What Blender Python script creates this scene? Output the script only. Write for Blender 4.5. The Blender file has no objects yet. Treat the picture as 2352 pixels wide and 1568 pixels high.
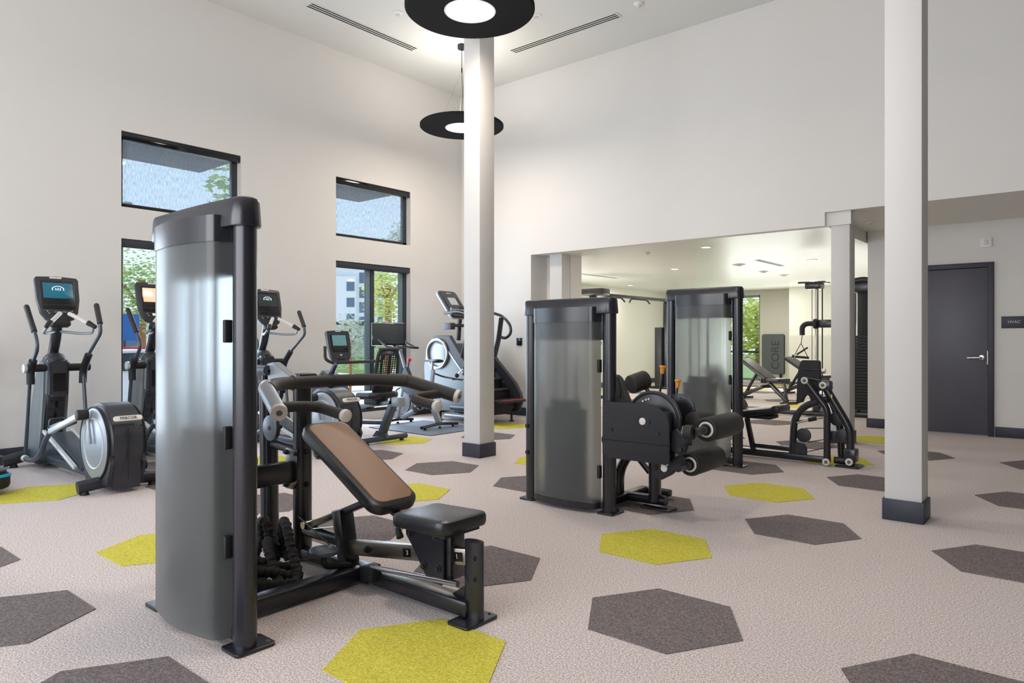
import bpy, bmesh, math, random
from mathutils import Vector, Matrix
SC = bpy.context.scene
COL = SC.collection
R = math.radians
V = Vector
rnd = random.Random(7)

# ------------------------------------------------------------------ camera, sky, lights, exposure
cam_d = bpy.data.cameras.new('camera')
cam = bpy.data.objects.new('camera', cam_d)
COL.objects.link(cam)
cam.location = (0, 0, 1.22)
cam.rotation_euler = (R(90), 0, R(40))
cam_d.sensor_width = 36
cam_d.lens = 1595 / 2352 * 36
cam_d.shift_y = -6 / 2352
cam_d.clip_start = .05
cam_d.clip_end = 400
SC.camera = cam

w = bpy.data.worlds.new('sky')
SC.world = w
w.use_nodes = True
nt = w.node_tree
nt.nodes.clear()
o = nt.nodes.new('ShaderNodeOutputWorld')
bg = nt.nodes.new('ShaderNodeBackground')
tc = nt.nodes.new('ShaderNodeTexCoord')
sp = nt.nodes.new('ShaderNodeSeparateXYZ')
cr = nt.nodes.new('ShaderNodeValToRGB')
nt.links.new(tc.outputs['Generated'], sp.inputs[0])
nt.links.new(sp.outputs['Z'], cr.inputs[0])
nt.links.new(cr.outputs[0], bg.inputs[0])
nt.links.new(bg.outputs[0], o.inputs[0])
cr.color_ramp.elements[0].position = 0
cr.color_ramp.elements[0].color = (.82, .88, .95, 1)
cr.color_ramp.elements[1].position = .55
cr.color_ramp.elements[1].color = (.40, .58, .90, 1)
e = cr.color_ramp.elements.new(.18)
e.color = (.60, .75, .95, 1)
bg.inputs[1].default_value = 1.2

def lamp(name, kind, loc, rot, energy, color, size=1, size_y=None, shape=None):
    d = bpy.data.lights.new(name, kind)
    d.energy = energy
    d.color = color
    if kind == 'AREA':
        d.size = size
        if shape: d.shape = shape
        if size_y:
            d.shape = 'RECTANGLE'
            d.size_y = size_y
    if kind == 'SUN': d.angle = R(1.5)
    ob = bpy.data.objects.new(name, d)
    ob.location = loc
    ob.rotation_euler = rot
    COL.objects.link(ob)
    return ob

# sun from outside the left wall, coming in steeply over the parking lot
lamp('sun', 'SUN', (-20, 10, 20), (0, R(-34), R(14)), 4.2, (1, .95, .86))
# added area light for an invented opening in the front (y=-4) of the hall, behind the camera
lamp('fill_front', 'AREA', (-3.2, -3.9, 2.3), (R(86), 0, 0), 300, (.97, .98, 1), 7, 3.2)
# daylight that the left windows bring in
for yy in (.96, 3.83, 6.69):
    lamp('daylight_window', 'AREA', (-8.2, yy, 1.25), (R(90), 0, R(-90)), 52, (.70, .84, 1), 1.3, 2.1)
# low-ceilinged back gym: daylight of its far window row and an added fill from the left
lamp('daylight_back', 'AREA', (-5.4, 18.0, .9), (R(-116), 0, 0), 85, (.95, 1, .96), 4.5, 1.6)
lamp('fill_back_left', 'AREA', (-9.3, 11.4, 1.1), (R(104), 0, R(-90)), 95, (.97, 1, .97), 3.4, 1.8)  # added uplight hidden behind the pier; the wall has no window here
SC.view_settings.view_transform = 'Standard'
SC.view_settings.look = 'None'
SC.view_settings.exposure = .28
SC.view_settings.gamma = 1
SC.view_settings.use_curve_mapping = False
SC.cycles.max_bounces = 8
SC.cycles.diffuse_bounces = 5
SC.cycles.transparent_max_bounces = 12
SC.cycles.use_denoising = True
SC.cycles.caustics_reflective = False
SC.cycles.caustics_refractive = False
SC.cycles.sample_clamp_indirect = 6

# ------------------------------------------------------------------ materials
def lin(c):
    return tuple((v / 255 / 12.92 if v / 255 <= .04045 else ((v / 255 + .055) / 1.055) ** 2.4) for v in c) + (1,)

def mat(name, rgb, rough=.5, metal=0, var=.06, scale=30, bump=0, bscale=None, spec=None, emit=0, ecol=None, rgb2=None, coat=0):
    m = bpy.data.materials.new(name)
    m.use_nodes = True
    n = m.node_tree
    b = n.nodes['Principled BSDF']
    b.inputs['Roughness'].default_value = rough
    b.inputs['Metallic'].default_value = metal
    if spec is not None: b.inputs['Specular IOR Level'].default_value = spec
    if coat: b.inputs['Coat Weight'].default_value = coat
    t = n.nodes.new('ShaderNodeTexCoord')
    nz = n.nodes.new('ShaderNodeTexNoise')
    nz.inputs['Scale'].default_value = scale
    nz.inputs['Detail'].default_value = 3
    n.links.new(t.outputs['Object'], nz.inputs['Vector'])
    mx = n.nodes.new('ShaderNodeMix')
    mx.data_type = 'RGBA'
    c = lin(rgb)
    if rgb2: c2 = lin(rgb2)
    else: c2 = tuple(x * (1 - var) for x in c[:3]) + (1,)
    mx.inputs[6].default_value = c
    mx.inputs[7].default_value = c2
    n.links.new(nz.outputs[0], mx.inputs[0])
    n.links.new(mx.outputs[2], b.inputs['Base Color'])
    if bump:
        nb = n.nodes.new('ShaderNodeTexNoise')
        nb.inputs['Scale'].default_value = bscale or scale
        nb.inputs['Detail'].default_value = 2
        n.links.new(t.outputs['Object'], nb.inputs['Vector'])
        bp = n.nodes.new('ShaderNodeBump')
        bp.inputs['Strength'].default_value = bump
        bp.inputs['Distance'].default_value = .01
        n.links.new(nb.outputs[0], bp.inputs['Height'])
        n.links.new(bp.outputs[0], b.inputs['Normal'])
    if emit:
        b.inputs['Emission Color'].default_value = lin(ecol or rgb)
        b.inputs['Emission Strength'].default_value = emit
    return m

def carpet(name, a, b2, c3):
    m = mat(name, a, rough=.95, spec=.1)
    n = m.node_tree
    b = n.nodes['Principled BSDF']
    t = n.nodes.new('ShaderNodeTexCoord')
    vz = n.nodes.new('ShaderNodeTexNoise'); vz.inputs['Scale'].default_value = 135; vz.inputs['Detail'].default_value = 5; vz.inputs['Roughness'].default_value = .75
    n.links.new(t.outputs['Object'], vz.inputs['Vector'])
    r = n.nodes.new('ShaderNodeValToRGB')
    r.color_ramp.elements[0].position = .35; r.color_ramp.elements[0].color = lin(b2)
    r.color_ramp.elements[1].position = .65; r.color_ramp.elements[1].color = lin(c3)
    k = r.color_ramp.elements.new(.5); k.color = lin(a)
    n.links.new(vz.outputs[0], r.inputs[0])
    n.links.new(r.outputs[0], b.inputs['Base Color'])
    bp = n.nodes.new('ShaderNodeBump'); bp.inputs['Strength'].default_value = .5; bp.inputs['Distance'].default_value = .005
    n.links.new(vz.outputs[0], bp.inputs['Height'])
    n.links.new(bp.outputs[0], b.inputs['Normal'])
    return m

M = {}
M['wall'] = mat('wall_paint', (226, 223, 219), .85, var=.03, scale=3, bump=.05, bscale=180, spec=.2)
M['ceil'] = mat('ceiling_paint', (224, 223, 218), .8, var=.02, scale=3, spec=.2)
M['ceil_low'] = mat('satin_ceiling_paint', (222, 222, 214), .33, var=.02, scale=3, spec=.5)
M['wall_back'] = mat('back_gym_paint', (222, 221, 209), .85, var=.03, scale=3, spec=.2)
M['column'] = mat('column_paint', (212, 210, 208), .6, var=.02, scale=4, spec=.3)
M['base'] = mat('charcoal_trim_paint', (50, 52, 64), .5, var=.1, scale=12)
M['door'] = mat('charcoal_wood_laminate', (90, 88, 98), .42, var=.25, scale=5)
M['carpet'] = carpet('oatmeal_carpet', (201, 189, 185), (132, 120, 116), (248, 238, 235))
M['tile_grey'] = carpet('grey_carpet', (116, 107, 106), (84, 77, 76), (150, 140, 138))
M['tile_green'] = carpet('lime_carpet', (198, 189, 74), (162, 154, 48), (224, 214, 108))
M['black'] = mat('black_powdercoat', (34, 34, 40), .26, spec=.6, var=.15, scale=60, bump=.04, bscale=500)
M['black2'] = mat('charcoal_plastic', (48, 49, 55), .42, var=.1, scale=50)
M['rubber'] = mat('black_rubber', (26, 26, 28), .62, var=.2, scale=80, bump=.1, bscale=300)
M['foam'] = mat('black_foam_grip', (42, 38, 36), .6, var=.15, scale=120, bump=.15, bscale=400)
M['vinyl'] = mat('black_vinyl', (32, 32, 36), .33, var=.12, scale=40, bump=.1, bscale=220)
M['brown'] = mat('warm_sheen_vinyl', (150, 116, 92), .5, var=.14, scale=7, bump=.08, bscale=250)  # warm reflection on black vinyl, put into the colour
M['chrome'] = mat('chrome', (215, 215, 218), .18, 1, var=.05, scale=20)
M['steel'] = mat('brushed_steel', (165, 160, 152), .32, 1, var=.1, scale=20)
M['silver'] = mat('silver_paint', (150, 156, 162), .38, .35, var=.06, scale=20)
M['body'] = mat('silver_grey_body', (112, 120, 124), .35, .2, var=.05, scale=8)
M['lsilver'] = mat('pale_silver_plastic', (190, 197, 200), .35, .1, var=.05, scale=20)
M['greyblue'] = mat('slate_blue_metal', (76, 84, 93), .35, .4, var=.08, scale=20)
M['white'] = mat('white_plastic', (232, 230, 226), .4, var=.03, scale=10)
M['cap'] = mat('pale_plastic_cap', (214, 208, 202), .4, var=.04, scale=20)
M['orange'] = mat('orange_plastic', (240, 150, 30), .4, var=.05, scale=20)
M['red'] = mat('red_plastic', (215, 40, 40), .35, var=.05, scale=20)
M['cyan'] = mat('cyan_plastic', (20, 160, 210), .4, var=.05, scale=20)
M['yellow'] = mat('yellow_label', (225, 205, 40), .5)
M['slot'] = mat('dark_slot', (22, 22, 22), .9)
M['felt'] = mat('charcoal_felt', (50, 50, 50), .95, var=.3, scale=220, spec=.05)
M['mat'] = mat('grey_rubber_mat', (105, 112, 125), .7, var=.06, scale=30)
M['rope'] = mat('black_rope_nylon', (30, 29, 28), .8, var=.3, scale=60, bump=.4, bscale=90)
M['lampglow'] = mat('lamp_diffuser', (255, 244, 232), .4, emit=9, ecol=(255, 236, 214))
M['downglow'] = mat('downlight_glow', (255, 244, 230), .4, emit=5, ecol=(255, 232, 205))
M['frame'] = mat('dark_bronze_aluminium', (62, 62, 66), .4, .2, var=.08, scale=15)
M['frameblue'] = mat('grey_aluminium_sash', (120, 140, 148), .35, .3, var=.06, scale=15)
M['scr_blue'] = mat('screen_blue', (16, 70, 96), .15, emit=.55, ecol=(14, 84, 112), rgb2=(26, 96, 100), scale=9)
M['scr_warm'] = mat('screen_warm', (196, 150, 120), .15, emit=.6, ecol=(235, 176, 138), rgb2=(240, 205, 180), scale=6)
M['scr_teal'] = mat('screen_teal', (90, 130, 132), .12, emit=.3, ecol=(110, 160, 164), rgb2=(60, 96, 104), scale=12)
M['scr_dark'] = mat('screen_off', (40, 44, 46), .12, emit=.03, rgb2=(60, 70, 70), scale=8)
M['scr_grey'] = mat('screen_pale', (150, 156, 158), .2, emit=.25, ecol=(170, 176, 178))
M['scr_black'] = mat('black_gloss', (20, 20, 22), .1)
M['scr_glow'] = mat('screen_white_mark', (220, 245, 250), .3, emit=1.2, ecol=(225, 248, 252))
M['letter'] = mat('pale_lettering', (205, 205, 208), .5)
M['letter_dark'] = mat('grey_lettering', (92, 90, 88), .5)
M['core_letter'] = mat('dark_grey_print', (64, 68, 70), .7)
M['board'] = mat('grey_foam_board', (96, 102, 104), .7, var=.06, scale=15)
M['bark'] = mat('bark', (176, 118, 74), .9, var=.3, scale=30)
def leafmat(nm, a, b2):
    m = mat(nm, a, .6, rgb2=b2, scale=5)
    n = m.node_tree; p = n.nodes['Principled BSDF']; out = [x for x in n.nodes if x.type == 'OUTPUT_MATERIAL'][0]
    t = n.nodes.new('ShaderNodeBsdfTranslucent'); mx = n.nodes.new('ShaderNodeMixShader'); mx.inputs[0].default_value = .5
    src = p.inputs['Base Color'].links[0].from_socket
    n.links.new(src, t.inputs[0]); n.links.new(p.outputs[0], mx.inputs[1]); n.links.new(t.outputs[0], mx.inputs[2]); n.links.new(mx.outputs[0], out.inputs[0])
    return m
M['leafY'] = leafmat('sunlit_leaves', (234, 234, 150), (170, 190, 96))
M['leafG'] = leafmat('green_leaves', (126, 156, 96), (180, 198, 136))
M['leafS'] = leafmat('grey_green_leaves', (160, 172, 156), (208, 216, 204))
M['pave'] = mat('pale_paving', (212, 211, 210), .9, var=.12, scale=2)
M['stucco'] = mat('white_stucco', (238, 236, 234), .9, var=.04, scale=1)
M['bluewin'] = mat('blue_grey_glazing', (92, 118, 142), .2, var=.2, scale=2)
M['carwhite'] = mat('white_car_paint', (222, 226, 230), .25, var=.03)
M['carglass'] = mat('dark_car_glass', (52, 62, 70), .1)
M['carblue'] = mat('blue_car_paint', (40, 72, 118), .25, var=.05)
M['signblue'] = mat('blue_sign_enamel', (30, 92, 160), .4, var=.03)
M['canopy'] = mat('dark_grey_canopy_panel', (84, 84, 92), .6, var=.05)

def glass(name, tint=(1, 1, 1), gloss=.08):
    m = bpy.data.materials.new(name); m.use_nodes = True
    n = m.node_tree; n.nodes.clear()
    out = n.nodes.new('ShaderNodeOutputMaterial'); tr = n.nodes.new('ShaderNodeBsdfTransparent'); gl = n.nodes.new('ShaderNodeBsdfGlossy'); mx = n.nodes.new('ShaderNodeMixShader'); fr = n.nodes.new('ShaderNodeFresnel')
    fr.inputs[0].default_value = 1.35
    tr.inputs[0].default_value = (*tint, 1); gl.inputs['Roughness'].default_value = .02
    n.links.new(fr.outputs[0], mx.inputs[0]); n.links.new(tr.outputs[0], mx.inputs[1]); n.links.new(gl.outputs[0], mx.inputs[2]); n.links.new(mx.outputs[0], out.inputs[0])
    return m
M['glass'] = glass('window_glass', (.95, .98, .98))

def frosted():
    m = bpy.data.materials.new('smoked_frosted_plastic'); m.use_nodes = True
    n = m.node_tree; b = n.nodes['Principled BSDF']
    b.inputs['Base Color'].default_value = (.40, .42, .42, 1)
    b.inputs['Roughness'].default_value = .46
    b.inputs['IOR'].default_value = 1.18
    b.inputs['Transmission Weight'].default_value = .84
    t = n.nodes.new('ShaderNodeTexCoord'); nb = n.nodes.new('ShaderNodeTexNoise'); nb.inputs['Scale'].default_value = 420
    n.links.new(t.outputs['Object'], nb.inputs['Vector'])
    bp = n.nodes.new('ShaderNodeBump'); bp.inputs['Strength'].default_value = .12; bp.inputs['Distance'].default_value = .002
    n.links.new(nb.outputs[0], bp.inputs['Height']); n.links.new(bp.outputs[0], b.inputs['Normal'])
    b.inputs['Coat Weight'].default_value = .35; b.inputs['Coat Roughness'].default_value = .22
    return m
M['frost'] = frosted()

def shade_mat():
    m = bpy.data.materials.new('woven_shade_fabric'); m.use_nodes = True
    n = m.node_tree; n.nodes.clear()
    out = n.nodes.new('ShaderNodeOutputMaterial'); tr = n.nodes.new('ShaderNodeBsdfTransparent'); df = n.nodes.new('ShaderNodeBsdfTranslucent'); mx = n.nodes.new('ShaderNodeMixShader')
    df.inputs[0].default_value = (.62, .70, .78, 1)
    t = n.nodes.new('ShaderNodeTexCoord'); mp = n.nodes.new('ShaderNodeMapping'); mp.inputs['Scale'].default_value = (1, 1, .18)
    nz = n.nodes.new('ShaderNodeTexNoise'); nz.inputs['Scale'].default_value = 90; nz.inputs['Detail'].default_value = 4
    n.links.new(t.outputs['Object'], mp.inputs[0]); n.links.new(mp.outputs[0], nz.inputs['Vector'])
    r = n.nodes.new('ShaderNodeMapRange'); r.inputs[1].default_value = .3; r.inputs[2].default_value = .7; r.inputs[3].default_value = .05; r.inputs[4].default_value = .34
    n.links.new(nz.outputs[0], r.inputs[0]); n.links.new(r.outputs[0], mx.inputs[0]); n.links.new(tr.outputs[0], mx.inputs[1]); n.links.new(df.outputs[0], mx.inputs[2]); n.links.new(mx.outputs[0], out.inputs[0])
    return m
M['shade'] = shade_mat()

# ------------------------------------------------------------------ mesh builder
def frame_of(n):
    n = V(n).normalized()
    a = V((0, 0, 1)) if abs(n.z) < .9 else V((0, 1, 0))
    u = a.cross(n).normalized()
    return u, n.cross(u).normalized(), n

class MB:
    def __init__(self): self.bm = bmesh.new()
    def _bev(self, verts, bev, seg=2):
        if bev <= 0: return
        es = {e for v in verts for e in v.link_edges}
        bmesh.ops.bevel(self.bm, geom=list(es), offset=bev, segments=seg, affect='EDGES', profile=.5, clamp_overlap=True)
    def box(self, c, s, rot=None, bev=0, seg=2):
        r = bmesh.ops.create_cube(self.bm, size=1)
        mtx = Matrix.Translation(V(c)) @ (rot.to_4x4() if rot else Matrix()) @ Matrix.Diagonal((*s, 1))
        bmesh.ops.transform(self.bm, matrix=mtx, verts=r['verts'])
        self._bev(r['verts'], bev, seg)
        return self
    def bb(self, x0, x1, y0, y1, z0, z1, bev=0):
        return self.box(((x0 + x1) / 2, (y0 + y1) / 2, (z0 + z1) / 2), (abs(x1 - x0), abs(y1 - y0), abs(z1 - z0)), bev=bev)
    def loft(self, rings, cap=True, closed=True):
        vr = [[self.bm.verts.new(p) for p in r] for r in rings]
        n = len(vr[0])
        for a, b in zip(vr, vr[1:]):
            for i in range(n if closed else n - 1):
                j = (i + 1) % n
                try: self.bm.faces.new((a[i], a[j], b[j], b[i]))
                except ValueError: pass
        if cap and closed:
            for f in (list(reversed(vr[0])), vr[-1]):
                try: self.bm.faces.new(f)
                except ValueError: pass
        return self
    def beam(self, a, b, wd, h, up=(0, 0, 1), bev=.006):
        a, b = V(a), V(b)
        d = (b - a).normalized()
        s = d.cross(V(up)).normalized()
        u = s.cross(d).normalized()
        rot = Matrix((d, s, u)).transposed()
        return self.box((a + b) / 2, ((b - a).length, wd, h), rot, bev)
    def cyl(self, a, b, r, r2=None, seg=20, bev=0):
        a, b = V(a), V(b)
        u, v, n = frame_of(b - a)
        r2 = r if r2 is None else r2
        L = (b - a).length
        prof = [(0, r), (L, r2)] if not bev else [(0, r - bev), (bev * .3, r - bev * .3), (bev, r), (L - bev, r2), (L - bev * .3, r2 - bev * .3), (L, r2 - bev)]
        return self.loft([[a + n * t + (u * math.cos(2 * math.pi * i / seg) + v * math.sin(2 * math.pi * i / seg)) * q for i in range(seg)] for t, q in prof])
    def disc(self, c, n, r, th, seg=32, bev=.004):
        c = V(c); n = V(n).normalized()
        return self.cyl(c - n * th / 2, c + n * th / 2, r, seg=seg, bev=min(bev, th * .4))
    def lathe(self, c, n, prof, seg=32, cap=True):
        c = V(c); u, v, n = frame_of(n)
        return self.loft([[c + n * t + (u * math.cos(2 * math.pi * i / seg) + v * math.sin(2 * math.pi * i / seg)) * q for i in range(seg)] for t, q in prof], cap)
    def tube(self, pts, r, seg=12, fil=.06, fn=5, ry=None, up=None, cap=True):
        pts = [V(p) for p in pts]
        path = [pts[0]]
        for i in range(1, len(pts) - 1):
            p0, p1, p2 = pts[i - 1], pts[i], pts[i + 1]
            f = min(fil, (p1 - p0).length * .48, (p2 - p1).length * .48)
            a = p1 + (p0 - p1).normalized() * f
            b = p1 + (p2 - p1).normalized() * f
            for k in range(fn + 1):
                t = k / fn
                path.append(a * (1 - t) ** 2 + p1 * 2 * t * (1 - t) + b * t * t)
        path.append(pts[-1])
        rings = []
        d0 = (path[1] - path[0]).normalized()
        if up is not None:
            v = V(up); u = v.cross(d0).normalized()
        else: u, _, _ = frame_of(d0)
        ry = ry or r
        for i, p in enumerate(path):
            d = (path[min(i + 1, len(path) - 1)] - path[max(i - 1, 0)]).normalized()
            u = (u - d * u.dot(d)).normalized()
            v = d.cross(u)
            rr = r[min(i, len(r) - 1)] if isinstance(r, (list, tuple)) else r
            q = ry if not isinstance(ry, (list, tuple)) else rr
            rings.append([p + u * math.cos(2 * math.pi * k / seg) * rr + v * math.sin(2 * math.pi * k / seg) * q for k in range(seg)])
        return self.loft(rings, cap)
    def prism(self, pts, ext, bev=0, seg=2):
        ext = V(ext)
        a = [self.bm.verts.new(V(p)) for p in pts]
        b = [self.bm.verts.new(V(p) + ext) for p in pts]
        n = len(pts)
        try:
            self.bm.faces.new(a); self.bm.faces.new(list(reversed(b)))
        except ValueError: pass
        for i in range(n):
            j = (i + 1) % n
            self.bm.faces.new((a[j], a[i], b[i], b[j]))
        if bev:
            es = {e for v in a + b for e in v.link_edges if (e.verts[0] in a) == (e.verts[1] in a)}
            bmesh.ops.bevel(self.bm, geom=list(es), offset=bev, segments=seg, affect='EDGES', clamp_overlap=True)
        return self
    def pad(self, c, u, v, wd, h, th, rad, er, taper=None, n=6):
        """upholstered pad: rounded rectangle wd (along u) x h (along v), thickness th along u x v, rounded rims"""
        c = V(c); u = V(u).normalized(); v = V(v).normalized(); nn = u.cross(v)
        def ring(ins, z):
            out = []
            a, b, q = wd / 2 - ins, h / 2 - ins, max(rad - ins, .004)
            for k, (sx, sy) in enumerate(((1, 1), (-1, 1), (-1, -1), (1, -1))):
                for i in range(n + 1):
                    t = math.pi / 2 * (k + i / n)
                    x = sx * (a - q) + q * math.cos(t)
                    y = sy * (b - q) + q * math.sin(t)
                    if taper: x *= 1 - taper * (y / h + .5)
                    out.append(c + u * x + v * y + nn * z)
            return out
        lv = [(er, -th / 2), (er * .3, -th / 2 + er * .3), (0, -th / 2 + er), (0, th / 2 - er), (er * .3, th / 2 - er * .3), (er, th / 2), (er * 2.2, th / 2 + er * .18)]
        return self.loft([ring(i, z) for i, z in lv])
    def torus(self, c, n, RR, r, seg=32, sm=10, sq=1):
        c = V(c); u, v, n = frame_of(n)
        rings = []
        for i in range(seg):
            t = 2 * math.pi * i / seg
            d = u * math.cos(t) + v * math.sin(t) * sq
            rings.append([c + d * (RR + r * math.cos(2 * math.pi * k / sm)) + n * r * math.sin(2 * math.pi * k / sm) for k in range(sm)])
        rings.append(rings[0])
        return self.loft(rings, cap=False)
    def sphere(self, c, r, s=(1, 1, 1), seg=16):
        k = bmesh.ops.create_uvsphere(self.bm, u_segments=seg, v_segments=seg // 2, radius=r)
        bmesh.ops.transform(self.bm, matrix=Matrix.Translation(V(c)) @ Matrix.Diagonal((*s, 1)), verts=k['verts'])
        return self
    def build(self, name, material, parent=None, label=None, smooth=True, kind=None, ang=.7):
        bm = self.bm
        bmesh.ops.remove_doubles(bm, verts=bm.verts, dist=1e-5)
        bmesh.ops.recalc_face_normals(bm, faces=bm.faces)
        if smooth:
            for f in bm.faces: f.smooth = True
            for e in bm.edges:
                if len(e.link_faces) == 2 and e.calc_face_angle(0) > ang: e.smooth = False
        me = bpy.data.meshes.new(name)
        off = world_of(parent)
        if off is not None: bm.transform(off.inverted())
        elif parent is None:
            pass
        bm.to_mesh(me); bm.free()
        me.materials.append(M[material] if isinstance(material, str) else material)
        ob = bpy.data.objects.new(name, me)
        COL.objects.link(ob)
        if parent: ob.parent = parent
        if label: ob['label'] = label
        if kind: ob['kind'] = kind
        return ob

WM = {}
def world_of(p):
    while p is not None:
        if p.name in WM: return WM[p.name]
        p = p.parent
    return None

def thing(name, label, cat, loc=(0, 0, 0), group=None, rz=0):
    o = bpy.data.objects.new(name, None)
    COL.objects.link(o)
    o.location = loc
    o.rotation_euler = (0, 0, rz)
    o.empty_display_size = .1
    WM[o.name] = Matrix.Translation(V(loc)) @ Matrix.Rotation(rz, 4, 'Z')
    o['label'] = label; o['category'] = cat
    if group: o['group'] = group
    return o
def tag(o, label, cat, group=None):
    o['label'] = label; o['category'] = cat
    if group: o['group'] = group
    return o
def struct(o):
    o['kind'] = 'structure'
    return o
def copy_tree(o, parent=None):
    c = o.copy(); COL.objects.link(c); c.parent = parent
    for ch in list(o.children): copy_tree(ch, c)
    return c
def dup(o, loc, label, rz=None):
    c = copy_tree(o)
    c.location = loc
    if rz is not None: c.rotation_euler = (0, 0, rz)
    c['label'] = label
    return c
def text(body, loc, rot, size, material, parent, name='lettering', ext=.0008, align='CENTER'):
    cu = bpy.data.curves.new(name, 'FONT')
    cu.body = body; cu.size = size; cu.extrude = ext; cu.align_x = align; cu.align_y = 'CENTER'
    cu.materials.append(M[material])
    tmp = bpy.data.objects.new(name, cu); COL.objects.link(tmp)
    bpy.context.view_layer.update()
    me = bpy.data.meshes.new_from_object(tmp.evaluated_get(bpy.context.evaluated_depsgraph_get()))
    bpy.data.objects.remove(tmp); bpy.data.curves.remove(cu)
    if not me.materials: me.materials.append(M[material])
    ob = bpy.data.objects.new(name, me)
    COL.objects.link(ob)
    mw = Matrix.Translation(V(loc)) @ (rot if isinstance(rot, Matrix) else Matrix.Rotation(rot[2], 4, 'Z') @ Matrix.Rotation(rot[0], 4, 'X')).to_4x4()
    off = world_of(parent)
    ob.parent = parent
    ob.matrix_local = (off.inverted() @ mw) if off is not None else mw
    return ob
def basis(x, y):
    x = V(x).normalized(); z = x.cross(V(y)).normalized(); y = z.cross(x)
    return Matrix((x, y, z)).transposed()

# ================================================================== THE SETTING
XL, YB, ZC, ZL, ZK = -8.33, 8.58, 5.36, 2.545, 2.70
floor = struct(MB().bb(-9.7, 4.2, -4.2, 19.4, -.12, 0).build('floor', 'carpet', smooth=False))
def hexpts(x, y, z, r=.362):
    return [(x + r * math.cos(R(60 * k)), y + .985 * r * math.sin(R(60 * k)), z) for k in range(6)]
tile_me = {}
n_tile = 0
for i in range(-14, 9):
    for j in range(-8, 28):
        k = i % 4
        if k in (0, 2) and j % 3 == 0: cc = 'tile_grey'
        elif k == 3 and j % 3 == 1: cc = 'tile_green'
        else: continue
        x = -1.45 + .546 * i; y = 2.748 + .621 * (j + .5 * (i % 2))
        dp = -x * math.sin(R(40)) + y * math.cos(R(40)); la = x * math.cos(R(40)) + y * math.sin(R(40))
        if dp < .8 or abs(la) > dp * .74 + 1.0: continue
        if x < XL + .38 and y < YB + .4: continue
        if x < -9.0 or y > 18.7 or (YB - .4 < y < 9.7 and x < -6.6): continue
        if x > -2.75 and y > 10.1: continue
        if cc not in tile_me:
            ob = MB().prism(hexpts(0, 0, 0), (0, 0, .0035), bev=.0012, seg=1).build('carpet_tile', cc, smooth=False)
            tile_me[cc] = ob.data
            bpy.data.objects.remove(ob)
        ob = bpy.data.objects.new('carpet_tile', tile_me[cc]); COL.objects.link(ob)
        ob.parent = floor; ob.location = (x, y, 0)
        n_tile += 1

def wall_cells(axis, c0, c1, us, zs, holes):
    """wall slab between c0 and c1 on the axis, cut at us / zs, leaving out cells whose centre lies in a hole"""
    m = MB()
    us = sorted(set(us + [h[0] for h in holes] + [h[1] for h in holes])); zs = sorted(set(zs + [h[2] for h in holes] + [h[3] for h in holes]))
    for a, b in zip(us, us[1:]):
        for p, q in zip(zs, zs[1:]):
            cu, cz = (a + b) / 2, (p + q) / 2
            if any(h[0] < cu < h[1] and h[2] < cz < h[3] for h in holes): continue
            if axis == 'x': m.bb(c0, c1, a, b, p, q)
            else: m.bb(a, b, c0, c1, p, q)
    return m
WINS = [(-2.59, -1.16), (.27, 1.70), (3.138, 4.56), (6.003, 7.42)]
holes = []
for a, b in WINS: holes += [(a, b, 2.70, 3.55), (a, b, .12, 2.345)]
struct(wall_cells('x', XL - .16, XL, [-4.2, YB + .15], [0, ZC + .1], holes).build('wall_left', 'wall', smooth=False))
struct(wall_cells('y', YB, YB + .15, [XL, 4.2], [0, ZC + .1], [(-6.81, -2.42, 0, ZL), (-2.42, 4.2, 0, ZK)]).build('wall_back', 'wall', smooth=False))
struct(wall_cells('y', -4.15, -4, [XL, 4.2], [0, ZC + .1], [(-7.4, 1.4, .5, 4.5)]).build('wall_front', 'wall', smooth=False))  # unseen wall; its opening is made up to let light in
struct(wall_cells('x', 4, 4.15, [-4.2, 10.6], [0, ZC + .1], []).build('wall_right', 'board', smooth=False))
ceiling = struct(MB().bb(XL - .16, 4.2, -4.2, YB + .15, ZC, ZC + .15).build('ceiling', 'ceil', smooth=False))
struct(MB().bb(-9.63, -2.42, YB + .15, 19.4, ZL, ZL + .3).build('ceiling_low', 'ceil_low', smooth=False))
struct(MB().bb(-2.42, 4.2, YB + .15, 10.65, ZK, ZK + .15).build('ceiling_corridor', 'ceil', smooth=False))
# recess and pier left of the opening
struct(MB().bb(-9.63, -6.81, YB + .15, 9.3, 0, ZL).bb(-6.81, -6.34, 9.0, 9.3, 0, ZL).build('wall_pier', 'wall', smooth=False))
struct(MB().bb(-9.63, -9.47, 9.3, 19.4, 0, ZL).build('wall_far_left', 'wall_back', smooth=False))
FW = [(-9.2, -8.3), (-8.05, -7.62), (-7.50, -7.12)]
struct(wall_cells('y', 19.2, 19.36, [-9.63, -2.2], [0, ZL], [(a, b, .06, 2.44) for a, b in ((-9.2, -8.3), (-8.1, -7.12))]).build('wall_far', 'wall_back', smooth=False))
struct(MB().bb(-6.0, -2.4, 18.2, 19.2, 0, ZL).build('wall_far_projection', 'wall_back', smooth=False))
struct(MB().bb(-2.40, -2.25, 10.652, 19.3, 0, ZK).build('wall_divider', 'wall', smooth=False))
DX0, DX1 = -1.93, -1.022
struct(wall_cells('y', 10.5, 10.65, [-2.40, 4.2], [0, ZK], [(DX0, DX1, 0, 2.12)]).build('wall_door', 'wall', smooth=False))
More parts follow.
